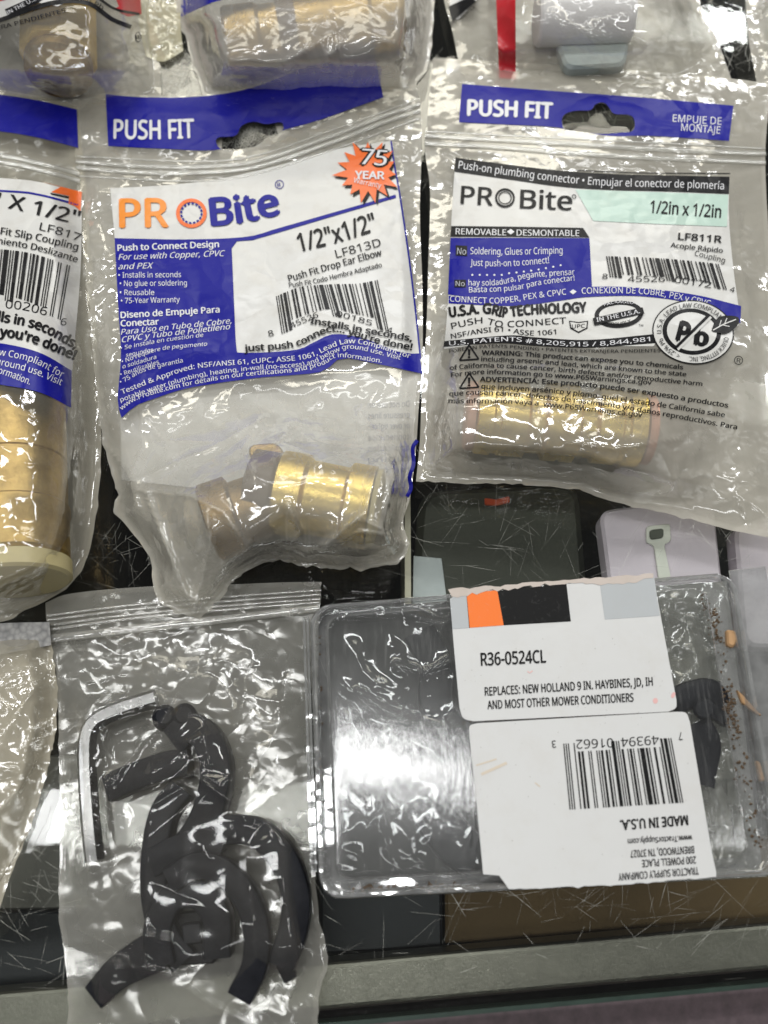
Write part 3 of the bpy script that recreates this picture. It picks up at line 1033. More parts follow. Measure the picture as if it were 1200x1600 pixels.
for s, b, h, bo, sh in (
        ('Push to Connect Design', [(184, 392), (342, 386)], 9.5, 0.022, 0), ('For use with Copper, CPVC', [(185, 406), (352, 400)], 9, 0.004, 0.3), ('and PEX', [(185, 421), (240, 419)], 9, 0.004, 0.3),
        ('• Installs in seconds', [(185, 434), (283, 433)], 8.5, 0, 0), ('• No glue or soldering', [(187, 447), (292, 446)], 8.5, 0, 0), ('• Reusable', [(187, 461), (241, 461)], 8.5, 0, 0),
        ('• 75-Year Warranty', [(189, 474), (281, 472)], 8.5, 0, 0), ('Diseno de Empuje Para', [(189, 497), (343, 488)], 9.5, 0.022, 0), ('Conectar', [(189, 510), (248, 507)], 9.5, 0.022, 0),
        ('Para Uso en Tubo de Cobre,', [(189, 523), (247, 517), (362, 505)], 8.5, 0.004, 0.3), ('CPVC y Tubo de Polietileno', [(191, 535), (238, 528), (360, 514)], 8.5, 0.004, 0.3),
        ('• Se instala en cuestión de', [(189, 547), (250, 535), (318, 526)], 6.3, 0, 0.2), ('segundos', [(197, 558), (240, 549)], 6.3, 0, 0.2),
        ('• No requiere de pegamento', [(191, 568), (250, 548), (324, 540)], 6.3, 0, 0.2), ('o soldadura', [(192, 576), (245, 560)], 6.2, 0, 0.2),
        ('• Reutilizables', [(189, 588), (249, 568)], 6.6, 0, 0), ('• 75 años de garantía', [(189, 600), (230, 579), (286, 566)], 6.8, 0, 0),
        ('Tested & Approved: NSF/ANSI 61, cUPC, ASSE 1061, Lead Law Compliant for', [(191, 616), (247, 594), (305, 576), (393, 568), (477, 561), (517, 544), (548, 536), (592, 544), (640, 560)], 7.6, 0.006, 0),
        ('potable water (plumbing), heating, in-wall (no-access) and below ground use. Visit', [(189, 628), (256, 605), (318, 588), (397, 578), (480, 571), (520, 553), (552, 545), (625, 562)], 7, 0.002, 0),
        ('www.ProBite.com for details on our certifications and product information.', [(190, 641), (216, 624), (282, 605), (371, 589), (459, 581), (505, 570), (530, 558), (596, 567)], 7, 0.002, 0)):
    p.text(s, b, h, 'wtext', bo, sh, 3)
p.build('label_print', A)
p = Print(lambda X, Y: zA(X, Y), L=8)
p.line([(652, 688), (645, 700), (646, 725), (640, 745), (642, 762), (636, 776)], 6, 'blue', 1)
p.build('side_print', A)

# brass elbow inside
E_ = thing('brass_elbow', 'brass drop ear elbow with dark collet ring inside the pouch with the starburst', 'pipe fitting', P3(450, 790, 0.002), 'brass pipe fittings in pouches')
c0, c1 = P3(432, 768, 0.0132), P3(580, 794, 0.0130)
L_ = (c1 - c0).length
lathe_obj('barrel', [(0, 0.0110), (0.0012, 0.0130), (L_ * 0.30, 0.0130), (L_ * 0.34, 0.0115), (L_ * 0.72, 0.0112), (L_ * 0.76, 0.0129), (L_, 0.0129)], c0, c1, M['brass'], E_)
d = (c1 - c0).normalized()
lathe_obj('collet_ring', [(0, 0.0095), (0.001, 0.0120), (0.0085, 0.0120), (0.0092, 0.0110)], c0 - d * 0.0088, c0, M['brown'], E_)
lathe_obj('end_cap', [(0, 0.0115), (0.0005, 0.0123), (0.0020, 0.0123), (0.0026, 0.0108), (0.0026, 0.0085), (0.0010, 0.0083)], c1, c1 + d * 0.005, M['cream'], E_)
s0, s1 = P3(418, 786, 0.0124), P3(326, 818, 0.0120)
Ls = (s1 - s0).length
lathe_obj('spout', [(0, 0.0100), (Ls * 0.5, 0.0100), (Ls * 0.55, 0.0122), (Ls * 0.97, 0.0122), (Ls, 0.0114), (Ls, 0.0082), (Ls - 0.006, 0.0078)], s0, s1, M['brass_dull'], E_)
slab('ear', rounded([(385, 694), (436, 690), (458, 738), (402, 752)], 16), 0.0060, 0.0095, M['brass_aged'], E_, 0.0007)

# ================================================================== pouch with the coupling (right)
sB = ([(677, 90), (760, 95), (900, 104), (1040, 114), (1135, 122), (1207, 131)],
      ragged([(650, 752), (720, 755), (830, 758), (905, 766), (960, 785), (1040, 802), (1150, 830), (1235, 846)], 1.0, 4),
      [(677, 90), (668, 180), (664, 235), (672, 300), (669, 420), (666, 520), (659, 620), (656, 690), (650, 752)],
      [(1207, 131), (1198, 200), (1196, 270), (1203, 400), (1212, 560), (1225, 720), (1235, 846)])
holeB = spline([(878, 188), (883, 178), (900, 173), (923, 172), (930, 163), (944, 160), (953, 170), (960, 178), (985, 180), (992, 192), (988, 205), (970, 207), (940, 209), (900, 205), (882, 202)], 60, True)
zB = make_z(0.0012, outline_of(sB), domes=[([(765, 650), (985, 668)], 105, 24.5), ([(900, 420), (1000, 420)], 200, 4.5)],
            creases=[([(700, 640), (690, 700), (680, 740)], 1.0, 10), ([(840, 670), (850, 720), (880, 745)], 1.2, 9), ([(1060, 720), (1055, 770), (1090, 800)], 0.9, 7), ([(1160, 790), (1170, 820)], 1.8, 9),
                     ([(690, 240), (705, 250), (712, 280)], 1.2, 6), ([(885, 690), (960, 700), (1060, 685)], 0.7, 5), ([(700, 520), (780, 515), (860, 535)], 0.8, 15), ([(700, 560), (770, 545), (830, 560)], 0.7, 14),
                     ([(1145, 300), (1160, 420), (1175, 540)], 0.9, 10), ([(1000, 760), (1100, 740), (1200, 760)], 0.8, 10), ([(725, 700), (740, 720), (735, 745)], 0.9, 7)],
            wr=0.9, lam=130, seed=8, flats=[(920, 400, 245, 160, 0.3), (930, 180, 300, 70, 0.25), (940, 590, 260, 60, 0.6)], rand=18, region=(660, 600, 1210, 830), ramp=60)
B = thing('fitting_pouch', 'clear pouch with mint and black label holding a straight brass coupling', 'pouch', P3(920, 430, 0.001), POUCH)
sheet('front_film', sB, zB, M['film_b'], B, 3.4, [holeB])
zBb = make_z(0.0006, outline_of(sB), wr=0.3, lam=90, seed=14)
sheet('back_film', sB, zBb, M['back'], B, 9.0, [holeB], seam=0.0)
ribs('zip_closure', [([(664, 212), (780, 219), (875, 224), (1000, 232), (1100, 237), (1196, 240)], 0.0007), ([(664, 224), (780, 230), (875, 238), (1000, 246), (1100, 250), (1196, 254)], 0.0007),
                     ([(665, 205), (875, 216), (1196, 232)], 0.0003)], zB, M['zip'], B)
p = Print(zB)
p.band([(722, 131), (850, 141), (1000, 152), (1146, 165)], [(717, 191), (800, 195), (870, 199), (950, 212), (1010, 212), (1080, 216), (1139, 220)], 'blue', 1)
p.text('PUSH FIT', [(731, 180), (800, 182), (862, 185)], 24, 'wtext', 0.035, 0, 2)
p.text('EMPUJE DE', [(1051, 190), (1127, 195)], 11.5, 'wtext', 0, 0, 2)
p.text('MONTAJE', [(1064, 204), (1125, 209)], 11.5, 'wtext', 0, 0, 2)
p.build('header_band', B, [holeB])
p = Print(zB)
strip_t = [(701, 462), (757, 465), (873, 451), (925, 448), (990, 449), (1083, 460), (1158, 478)]
strip_b = [(701, 474), (803, 478), (873, 470), (920, 464), (1004, 463), (1088, 476), (1157, 505)]
p.poly(np.vstack([spline([(712, 246), (800, 258), (900, 270), (1000, 274), (1140, 277)], 30), spline([(1140, 277), (1139, 340), (1146, 420), (1157, 500)], 20)[1:],
                  [(1060, 492), (1030, 520), (1022, 540)], spline([(1020, 541), (920, 540), (836, 536), (770, 536), (694, 545)], 30), spline([(694, 545), (700, 470), (704, 370), (709, 280)], 20)[:-1]]), 'white', 1)
p.band([(712, 246), (800, 258), (880, 267), (960, 272), (1040, 274), (1140, 276)], [(710, 268), (800, 281), (880, 292), (960, 297), (1040, 299), (1139, 303)], 'black', 2)
p.line([(900, 266), (1000, 270), (1141, 271)], 1.6, 'black', 2)
p.text('Push-on plumbing connector • Empujar el conector de plomería', [(716, 263), (803, 275), (892, 286), (967, 291), (1060, 293), (1131, 296)], 12, 'wtext', 0, 0, 3)
p.poly([(899, 296), (1020, 300), (1138, 304), (1136, 354), (1030, 350), (927, 345)], 'mint', 2)
p.text('PR', [(720, 318), (769, 321)], 28, 'black', 0.012, 0, 3)
p.ellipse(789, 309, 15.5, 15, 'black', 3, 36, 0, 0.80)
p.ellipse(789, 309, 10.5, 10, 'black', 3, 30, 0, 0.86)
p.text('Bite', [(813, 325), (893, 328)], 29, 'black', 0.012, 0, 3)
p.ellipse(897, 307, 3.5, 3.5, 'black', 3, 16, 0, 0.7)
p.text('1/2in x 1/2in', [(1016, 332), (1070, 336), (1126, 340)], 19, 'black', 0.016, 0, 3)
p.poly([(705, 353), (800, 354), (911, 356), (921, 371), (800, 370), (704, 370)], 'black', 2)
p.text('REMOVABLE    DESMONTABLE', [(712, 366), (800, 368), (905, 369)], 9.5, 'wtext', 0.006, 0, 3)
p.poly([(792, 362), (798, 357.5), (804, 362), (798, 366.5)], 'wtext', 3)
p.poly(np.vstack([spline([(704, 371.5), (800, 371.5), (921, 372)], 12), spline([(921, 372), (923, 410), (925, 449)], 8)[1:], spline([(925, 449), (873, 451), (757, 465), (700, 460)], 16)[1:]]), 'blue', 2)
p.poly([(712, 383), (730, 384), (730, 400), (712, 399)], 'black', 3)
p.text('No', [(714, 397), (728, 398)], 10, 'gtext', 0, 0, 4)
p.text('Soldering, Glues or Crimping', [(735, 397), (800, 398), (879, 396)], 10.5, 'wtext', 0, 0, 3)
p.text('Just push-on to connect!', [(735, 415), (794, 416), (858, 411)], 10, 'wtext', 0, 0, 3)
for k in range(13):
    p.ellipse(738 + 11.5 * k, 429.5 - (0.035 * k * k * 3 if k > 4 else 0), 1.6, 1.5, 'wtext', 3, 10)
p.poly([(710, 437), (728, 437), (728, 449), (710, 449)], 'black', 3)
p.text('No', [(712, 447), (726, 447)], 8, 'gtext', 0, 0, 4)
p.text('hay soldadura, pegante, prensar', [(732, 446), (780, 445), (827, 434), (898, 429)], 9, 'wtext', 0, 0, 3)
p.text('Basta con pulsar para conectar!', [(733, 457), (799, 454), (845, 445), (898, 438)], 8.5, 'wtext', 0, 0, 3)
p.text('LF811R', [(1060, 374), (1127, 379)], 10.5, 'black', 0.018, 0, 3)
p.text('Acople Rápido', [(1048, 386), (1129, 395)], 7.5, 'black', 0.012, 0, 3)
p.text('Coupling', [(1085, 399), (1132, 411)], 8.5, 'black', 0, 0, 3)
p.bars('845526001724', 'black', top=[(947, 400), (1040, 404), (1123, 412)], bot=[(953, 433), (1040, 438), (1136, 453)], cut=0.16)
p.text('8', [(941, 435), (949, 436)], 8, 'black', 0, 0, 3)
p.text('45526', [(981, 440), (1039, 440)], 9, 'black', 0, 0, 3)
p.text('00172', [(1054, 441), (1111, 450)], 10, 'black', 0, 0, 3)
p.text('4', [(1140, 455), (1147, 457)], 8, 'black', 0, 0, 3)
p.band(strip_t, strip_b, 'blue', 2)
p.text('CONNECT COPPER, PEX & CPVC', [(703, 471), (780, 474), (836, 466), (885, 460)], 9, 'wtext', 0, 0, 3)
p.poly([(890, 456), (895.5, 452), (901, 455.5), (895.5, 460)], 'wtext', 3)
p.text('CONEXION DE COBRE, PEX y CPVC', [(909, 459), (960, 458), (1013, 460), (1060, 468), (1109, 479)], 9.5, 'wtext', 0, 0, 3)
p.text('U.S.A. GRIP TECHNOLOGY', [(703, 495), (757, 489), (789, 495), (827, 491), (916, 487)], 15, 'black', 0.045, 0, 3)
p.text('PUSH TO CONNECT', [(706, 514), (752, 505), (789, 511), (885, 505)], 9.5, 'black', 0.004, 0, 3)
p.text('NSF/ANSI 61 • ASSE 1061', [(705, 529), (775, 518), (827, 524), (869, 522)], 7.6, 'black', 0.008, 0, 3)
p.band([(694, 533), (794, 524), (836, 527), (920, 531), (1022, 522)], [(693, 542), (780, 536), (836, 540), (920, 543), (1024, 536)], 'black', 2)
p.text('U.S. PATENTS # 8,205,915 / 8,844,981', [(702, 540), (790, 533), (836, 537), (920, 541), (1016, 533)], 6.8, 'wtext', 0.004, 0, 3)
# seals
p.ellipse(967, 491, 38, 21, 'black', 3, 44, -0.06)
p.ellipse(967, 491, 31, 14.5, 'white', 4, 40, -0.06)
p.poly([(926, 497), (1004, 480), (1007, 490), (929, 508)], 'black', 5)
p.text('IN THE U.S.A.', [(933, 503), (1000, 489)], 6.5, 'wtext', 0.008, 0, 6)
p.text('PACKAGED', [(945, 481), (967, 476), (990, 477)], 5, 'black', 0.01, 0, 5)
p.text('PACKAGED', [(944, 478), (966, 473.5), (990, 475)], 3.8, 'wtext', 0.01, 0, 5)
p.text('PROUDLY', [(950, 507), (968, 508), (986, 503)], 4.5, 'black', 0.01, 0, 5)
p.text('TM', [(998, 510), (1005, 510)], 3.5, 'black', 0, 0, 3)
p.poly([(889, 501), (904, 503), (919, 501), (918, 513), (904, 520), (891, 513)], 'black', 3)
p.poly([(891, 503), (904, 505), (917, 503), (916, 512), (904, 518), (893, 512)], 'white', 4)
p.text('UPC', [(894, 513), (914, 512)], 6, 'black', 0.008, 0, 5)
p.ellipse(1083, 519, 64, 50, 'black', 3, 60, 0.12)
p.ellipse(1083, 519, 62, 48, 'white', 4, 60, 0.12)
p.ellipse(1081, 518, 46, 36, 'black', 5, 50, 0.12)
p.ellipse(1081, 518, 39, 30, 'white', 6, 50, 0.12)


def arc_text(body, a0, a1, rx, ry, h, mat, layer, inward=False, bold=0.004):
    a = np.linspace(math.radians(a0), math.radians(a1), 9)
    x, y = rx * np.cos(a), ry * np.sin(a)
    c_, s_ = math.cos(0.12), math.sin(0.12)
    p.text(body, np.stack([1083 + x * c_ - y * s_, 519 + x * s_ + y * c_], -1), h, mat, bold, 0, layer)


arc_text('U.S.A. LEAD LAW COMPLIANT', 168, 330, 50, 38.5, 7, 'black', 6)
arc_text('QUICK FITTING, INC.', 2, 92, 50, 38.5, 7, 'black', 6)
arc_text('< .25% Pb', 108, 158, 50, 38.5, 7, 'black', 6)
p.text('P', [(1057, 531), (1072, 535)], 30, 'black', 0.05, 0, 7)
p.text('b', [(1086, 538), (1104, 540)], 26, 'black', 0.05, 0, 7)
p.line([(1058, 545), (1110, 494)], 7, 'white', 8)
p.line([(1056, 543), (1108, 492)], 4.5, 'black', 9)
p.poly(spline([(1112, 517), (1121, 497), (1140, 493), (1155, 497), (1151, 510), (1135, 521), (1118, 519)], 24, True)[:-1], 'black', 7)
p.line([(1114, 516), (1130, 507), (1150, 499)], 1.6, 'white', 8)
for q in ([(1124, 510), (1127, 500)], [(1132, 506), (1136, 497)], [(1130, 508), (1140, 510)]):
    p.line(q, 1.2, 'white', 8)
p.ellipse(1154, 563, 7, 7, 'black', 3, 24, 0, 0.82)
p.text('R', [(1151, 566.5), (1157, 567)], 7, 'black', 0.01, 0, 3)
# warnings printed straight on the clear film
for s, b, h, bo in (
        ('FOREIGN PATENTS PENDING • PATENTES EXTRANJERA PENDIENTES', [(702, 551), (745, 545), (780, 543), (836, 547), (930, 551), (1032, 550)], 5, 0.004),
        ('WARNING: This product can expose you to chemicals', [(753, 554), (817, 556), (883, 561), (975, 568), (1067, 577)], 6.8, 0.022),
        ('including arsenic and lead, which are known to the state', [(752, 564), (827, 567), (901, 573), (1072, 588)], 6.8, 0.017),
        ('of California to cause cancer, birth defects and/or reproductive harm', [(703, 578), (757, 574), (827, 577), (901, 583), (1097, 603)], 6.8, 0.017),
        ('For more information go to www.P65Warnings.ca.gov', [(705, 589), (757, 584), (827, 587), (901, 592), (1018, 601)], 6.8, 0.017),
        ('ADVERTENCIA: Este producto puede ser expuesto a productos', [(750, 596), (855, 600), (967, 610), (1137, 637)], 7.6, 0.022),
        ('que incluyen arsénico y plomo, quel el estado de California sabe', [(752, 607), (873, 615), (1013, 633), (1132, 652)], 7.6, 0.017),
        ('que causan cáncer, defectos de nascimiento y/o daños reproductivos. Para', [(702, 619), (761, 617), (873, 626), (990, 642), (1151, 671)], 7.6, 0.017),
        ('más información vaya a  www.P65Warnings.ca.gov', [(701, 630), (803, 631), (897, 640), (1003, 652)], 7.6, 0.017)):
    p.text(s, b, h, 'black', bo, 0, 3)
for q in ((733, 554), (733, 598)):
    x, y = q
    a_ = [(x - 15, y + 9), (x + 15, y + 7), (x, y - 15)]
    p.line([a_[0], a_[1]], 2.6, 'black', 2)
    p.line([a_[1], a_[2]], 2.6, 'black', 2)
    p.line([a_[2], a_[0]], 2.6, 'black', 2)
    p.text('!', [(x - 1.5, y + 5), (x + 1.5, y + 5)], 13, 'black', 0.02, 0, 2)
p.build('label_print', B)

Bf = thing('brass_coupling', 'straight brass coupling with pinkish end rings inside the mint labelled pouch', 'pipe fitting', P3(870, 660, 0.002), 'brass pipe fittings in pouches')
c0, c1 = P3(742, 650, 0.0125), P3(1000, 671, 0.0125)
L_ = (c1 - c0).length
pr = [(0, 0.0110), (0.0006, 0.0120)]
for a, r in ((0.10, 0.0122), (0.11, 0.0115), (0.14, 0.0115), (0.15, 0.0120), (0.30, 0.0120), (0.32, 0.0104), (0.40, 0.0104), (0.42, 0.0124), (0.50, 0.0124), (0.505, 0.0119), (0.53, 0.0119), (0.535, 0.0124), (0.60, 0.0124), (0.62, 0.0104), (0.70, 0.0104), (0.72, 0.0120), (0.85, 0.0120), (0.86, 0.0115), (0.89, 0.0115), (0.90, 0.0121), (0.99, 0.0121), (1.0, 0.011)):
    pr.append((a * L_, r))
lathe_obj('barrel', pr, c0, c1, M['brass'], Bf, 56)
d = (c1 - c0).normalized()
lathe_obj('end_ring', [(0, 0.0100), (0.0005, 0.0110), (0.0030, 0.0110), (0.0034, 0.0100)], c0 - d * 0.0032, c0, M['copperpink'], Bf)
lathe_obj('end_ring', [(0, 0.0100), (0.0005, 0.0110), (0.0030, 0.0110), (0.0034, 0.0100)], c1, c1 + d * 0.003, M['copperpink'], Bf)

# ================================================================== pouch with the slip coupling (left edge)
sC = ([(-340, 120), (-150, 128), (0, 141), (60, 150), (121, 166)], [(-330, 985), (-150, 985), (0, 972), (35, 955), (62, 944), (103, 921)],
      [(-340, 120), (-345, 500), (-330, 985)], ragged([(121, 166), (135, 300), (146, 450), (156, 600), (158, 700), (154, 770), (148, 820), (140, 855), (127, 892), (103, 921)], 0.8, 7))
zC = make_z(0.0016, outline_of(sC), domes=[([(24, 560), (26, 890)], 105, 32), ([(-20, 430), (40, 430)], 180, 13)],
            creases=[([(140, 640), (135, 760), (125, 860)], 1.2, 8), ([(40, 600), (30, 640), (60, 660)], 0.8, 8), ([(30, 830), (70, 850), (110, 900)], 1.0, 9), ([(120, 560), (110, 700), (95, 800)], 0.9, 10)],
            wr=0.9, lam=120, seed=17, flats=[(20, 440, 140, 170, 0.3), (0, 190, 200, 60, 0.3)], rand=24, region=(-60, 580, 150, 930), ramp=60)
CC = thing('fitting_pouch', 'clear pouch at left edge of the photo holding a large brass slip coupling', 'pouch', P3(0, 560, 0.001), POUCH)
holeC = spline([(72, 869), (83, 866), (96, 874), (95, 879), (84, 883), (74, 879)], 30, True)
sheet('front_film', sC, zC, M['film_c'], CC, 4.5, [holeC])
zCb = make_z(0.0005, outline_of(sC), wr=0.2, lam=90, seed=19)
sheet('back_film', sC, zCb, M['back'], CC, 10.0, seam=0)
ribs('zip_closure', [([(-340, 215), (-100, 232), (0, 243), (60, 255), (124, 272)], 0.0007), ([(-340, 225), (-100, 242), (0, 253), (60, 265), (125, 283)], 0.0007)], zC, M['zip'], CC)
p = Print(zC)
p.band([(-300, 128), (-100, 138), (0, 148), (60, 157), (120, 171)], [(-300, 180), (-100, 193), (0, 205), (60, 215), (122, 231)], 'blue', 1)
p.build('header_band', CC)
p = Print(zC)
p.poly(np.vstack([spline([(-270, 262), (-100, 270), (0, 278), (60, 284), (128, 303)], 20), spline([(128, 303), (126, 420), (118, 520), (111, 600)], 20)[1:],
                  spline([(111, 600), (62, 590), (0, 575), (-270, 540)], 20)[1:]]), 'white', 1)
p.line([(-270, 285), (0, 298), (60, 304), (122, 320)], 3, 'blue', 2)
p.poly([(62, 283), (128, 300), (126, 330), (117, 322), (107, 318), (108, 306), (80, 300), (95, 292)], 'orange2', 2)
p.poly([(78, 301), (108, 307), (107, 310), (80, 304)], 'black', 2)
p.text('1/2" X 1/2"', [(-75, 316), (0, 323), (60, 336), (122, 351)], 22, 'black', 0.012, 0, 3)
p.text('LF817', [(61, 359), (90, 366), (124, 377)], 12, 'black', 0, 0, 3)
p.text('Push Fit Slip Coupling', [(-42, 359), (2, 366), (60, 376), (121, 391)], 11, 'black', 0.012, 0, 3)
p.text('Acoplamiento Deslizante', [(-60, 372), (0, 381), (60, 392), (120, 410)], 10, 'black', 0.012, 0, 3)
p.bars('845526002066', 'black', top=[(-75, 382), (0, 389), (50, 396), (110, 415)], bot=[(-80, 458), (0, 468), (45, 480), (95, 500)], cut=0.10)
p.text('00206', [(8, 481), (40, 485), (72, 493)], 13, 'black', 0, 0, 3)
p.text('45526', [(-62, 470), (-6, 478)], 13, 'black', 0, 0, 3)
p.text('6', [(94, 507), (103, 509)], 11, 'black', 0, 0, 3)
p.text('Installs in seconds,', [(-52, 496), (0, 502), (60, 515), (117, 545)], 15, 'black', 0.04, 0, 3)
p.text("connect... you're done!", [(-100, 512), (-5, 524), (50, 535), (115, 562)], 15, 'black', 0.04, 0, 3)
p.band([(-270, 520), (-80, 528), (0, 536), (62, 551), (112, 579)], [(-270, 580), (-80, 590), (0, 601), (62, 613), (111, 637)], 'blue', 2)
p.text('Lead Law Compliant for', [(-52, 546), (0, 555), (50, 566), (97, 590)], 10.5, 'wtext', 0, 0, 3)
p.text('below ground use. Visit', [(-48, 560), (3, 571), (50, 583), (95, 602)], 10.5, 'wtext', 0, 0, 3)
p.text('product information.', [(-62, 572), (0, 584), (46, 601)], 10.5, 'wtext', 0, 0, 3)
p.build('label_print', CC)
Cf = thing('brass_coupling', 'large grooved brass slip coupling with cream end collar in left edge pouch', 'pipe fitting', P3(20, 760, 0.002), 'brass pipe fittings in pouches')
c0, c1 = P3(24, 560, 0.0160), P3(24, 880, 0.0160)
L_ = (c1 - c0).length
pr = [(0, 0.0140), (0.001, 0.0150)]
for a, r in ((0.54, 0.0150), (0.545, 0.0145), (0.555, 0.0145), (0.56, 0.0150), (0.76, 0.0150), (0.77, 0.0157), (0.80, 0.0157), (0.81, 0.0153), (0.985, 0.0153), (1.0, 0.0145)):
    pr.append((a * L_, r))
lathe_obj('barrel', pr, c0, c1, M['brass_aged'], Cf, 64)
d = (c1 - c0).normalized()
lathe_obj('end_collar', [(0, 0.0145), (0.0006, 0.0158), (0.0052, 0.0158), (0.0060, 0.0148), (0.0060, 0.012)], c1, c1 + d * 0.006, M['cream'], Cf, 56)

# ================================================================== three pouches behind
sD = ([(-200, -260), (0, -250), (250, -240)], ragged([(-210, 150), (-60, 158), (60, 163), (130, 166), (200, 158), (252, 150)], 1.0, 9),
      [(-200, -260), (-205, -50), (-210, 150)], [(250, -240), (246, -60), (243, 30), (250, 95), (252, 150)])
zD = make_z(0.0009, outline_of(sD), domes=[([(90, -60), (88, 85)], 110, 33)], creases=[([(185, 55), (222, 100), (240, 145)], 1.6, 8), ([(40, 90), (100, 140), (20, 150)], 1.3, 8), ([(20, 60), (60, 120)], 1.0, 7), ([(190, 20), (215, 60), (235, 80)], 1.2, 8)],
            wr=1.2, lam=110, seed=23, rand=16, region=(-20, -20, 250, 150), ramp=55)
D = thing('fitting_pouch', 'crinkled clear pouch at the top left corner holding a brass hex fitting', 'pouch', P3(60, 60, 0.001), POUCH)
sheet('front_film', sD, zD, M['film_d'], D, 5.0)
sheet('back_film', sD, make_z(0.0005, outline_of(sD), wr=0.2, seed=3), M['back'], D, 12, seam=0)
p = Print(zD)
p.poly([(-190, -60), (10, -70), (170, -60), (205, 5), (170, -2), (120, -4), (90, 10), (60, 4), (-30, 42), (-190, 55)], 'white', 1)
p.poly([(166, -40), (218, -30), (221, 22), (200, 26), (178, 14), (186, 10)], 'red', 2)
p.poly([(-40, -30), (28, -35), (22, -4), (-40, 12)], 'red', 2)
p.line([(-30, 40), (10, 28), (60, 10), (100, 2), (140, 6), (175, 30), (205, 42)], 7, 'black', 2)
p.line([(150, -6), (180, 14), (218, 22)], 4, 'black', 3)
p.line([(10, 20), (50, 2), (66, -8)], 12, 'black', 2)
p.text('IN THE U.S.A.', [(12, 23), (66, -5)], 6, 'wtext', 0.008, 0, 3)
p.text('< .25% Pb', [(100, -2), (130, 1), (160, 15)], 7, 'black', 0.006, 0, 3)
p.text('EXTRANJERA PENDIENTES', [(-60, 58), (0, 46), (103, 19)], 6.5, 'black', 0.006, 0, 2)
p.ellipse(216, 58, 5, 8, 'black', 2, 20, 0, 0.82)
p.text('R', [(213, 62), (219, 61)], 7, 'black', 0.01, 0, 2)
p.build('label_print', D)
Df = thing('brass_hex_fitting', 'brass fitting with broad hexagonal facets inside the top left crinkled pouch', 'pipe fitting', P3(90, 60, 0.002), 'brass pipe fittings in pouches')
c0, c1 = P3(92, -60, 0.0140), P3(92, 96, 0.0140)
L_ = (c1 - c0).length
sharp(mesh('hex_body', *lathe([(0, 0.0140), (L_ * 0.99, 0.0140), (L_, 0.0125)], c0, c1, 8), M['brass_satin'], Df), 0.3)
lathe_obj('end_collar', [(0, 0.0118), (0.0008, 0.0125), (0.005, 0.0125), (0.006, 0.011)], c1, c1 + (c1 - c0).normalized() * 0.01, M['brass_dull'], Df)

sE = ([(290, -300), (480, -310), (690, -310)], ragged([(318, 150), (420, 152), (520, 150), (640, 150)], 1.0, 12),
      ragged([(290, -300), (278, -80), (276, 20), (290, 60), (305, 110), (318, 150)], 1.0, 13), ragged([(690, -310), (684, -60), (677, 30), (674, 70), (668, 105), (640, 150)], 1.2, 14))
zE = make_z(0.0007, outline_of(sE), domes=[([(350, 55), (640, 20)], 110, 31)], creases=[([(380, 110), (450, 95), (520, 50)], 1.6, 9), ([(500, 60), (512, 90), (530, 70)], 1.6, 7), ([(300, 60), (340, 100), (360, 140)], 1.2, 8), ([(600, 60), (650, 90)], 1.2, 8), ([(290, 20), (330, -10)], 1.1, 9)],
            wr=1.2, lam=110, seed=29, rand=20, region=(285, -20, 670, 140), ramp=55)
Eo = thing('fitting_pouch', 'clouded clear pouch at top centre behind the starburst pouch, brass tee inside', 'pouch', P3(480, 50, 0.001), POUCH)
sheet('front_film', sE, zE, M['film_e'], Eo, 5.0)
sheet('back_film', sE, make_z(0.0004, outline_of(sE), wr=0.2, seed=31), M['back'], Eo, 12, seam=0)
p = Print(zE)
p.poly([(283, 26), (284, -40), (420, -60), (420, -20), (330, 4)], 'blue', 1)
p.build('label_print', Eo)
Ef = thing('brass_tee', 'hazy brass tee with dark collet band inside the top centre pouch', 'pipe fitting', P3(480, 40, 0.002), 'brass pipe fittings in pouches')
c0, c1 = P3(352, 62, 0.0118), P3(628, 28, 0.0118)
L_ = (c1 - c0).length
lathe_obj('barrel', [(0, 0.0105), (0.001, 0.0115), (L_ * 0.18, 0.0115), (L_ * 0.2, 0.0105), (L_ * 0.8, 0.0105), (L_ * 0.82, 0.0115), (L_, 0.0115)], c0, c1, M['brass_aged'], Ef)
mid = c0 + (c1 - c0) * 0.30
dd = (c1 - c0).normalized()
lathe_obj('collet_ring', [(0, 0.0112), (0.0005, 0.0119), (0.0065, 0.0119), (0.007, 0.0112)], mid, mid + dd * 0.01, M['brown'], Ef)
br = c0 + (c1 - c0) * 0.55
side = Vector((-dd.y, dd.x, 0))
lathe_obj('branch', [(0, 0.0100), (0.022, 0.0100), (0.0225, 0.0113), (0.036, 0.0113)], br, br + side * 0.03, M['brass_dull'], Ef)

sF = ([(640, -320), (860, -330), (1080, -320)], ragged([(720, 115), (830, 128), (960, 132), (1060, 130), (1143, 124)], 0.8, 16), [(640, -320), (690, -20), (705, 40), (720, 115)], [(1080, -320), (1092, -10), (1118, 55), (1143, 124)])
zF = make_z(0.0006, outline_of(sF), domes=[([(850, 0), (990, 20)], 80, 22)], creases=[([(865, 20), (885, 60), (920, 45)], 1.6, 8), ([(930, 60), (940, 30), (980, 20)], 1.4, 8), ([(1010, 70), (1060, 40), (1090, 50)], 1.2, 7), ([(730, 20), (745, 80)], 0.9, 8), ([(1080, 60), (1110, 100)], 1.2, 8), ([(830, 80), (900, 70), (960, 100)], 1.2, 9)],
            wr=1.2, lam=100, seed=37, rand=26, region=(700, -20, 1130, 110), ramp=50)
Fo = thing('fitting_pouch', 'clear pouch with a red stripe behind the mint labelled pouch', 'pouch', P3(900, 40, 0.0005), POUCH)
sheet('front_film', sF, zF, M['film_d'], Fo, 5.0)
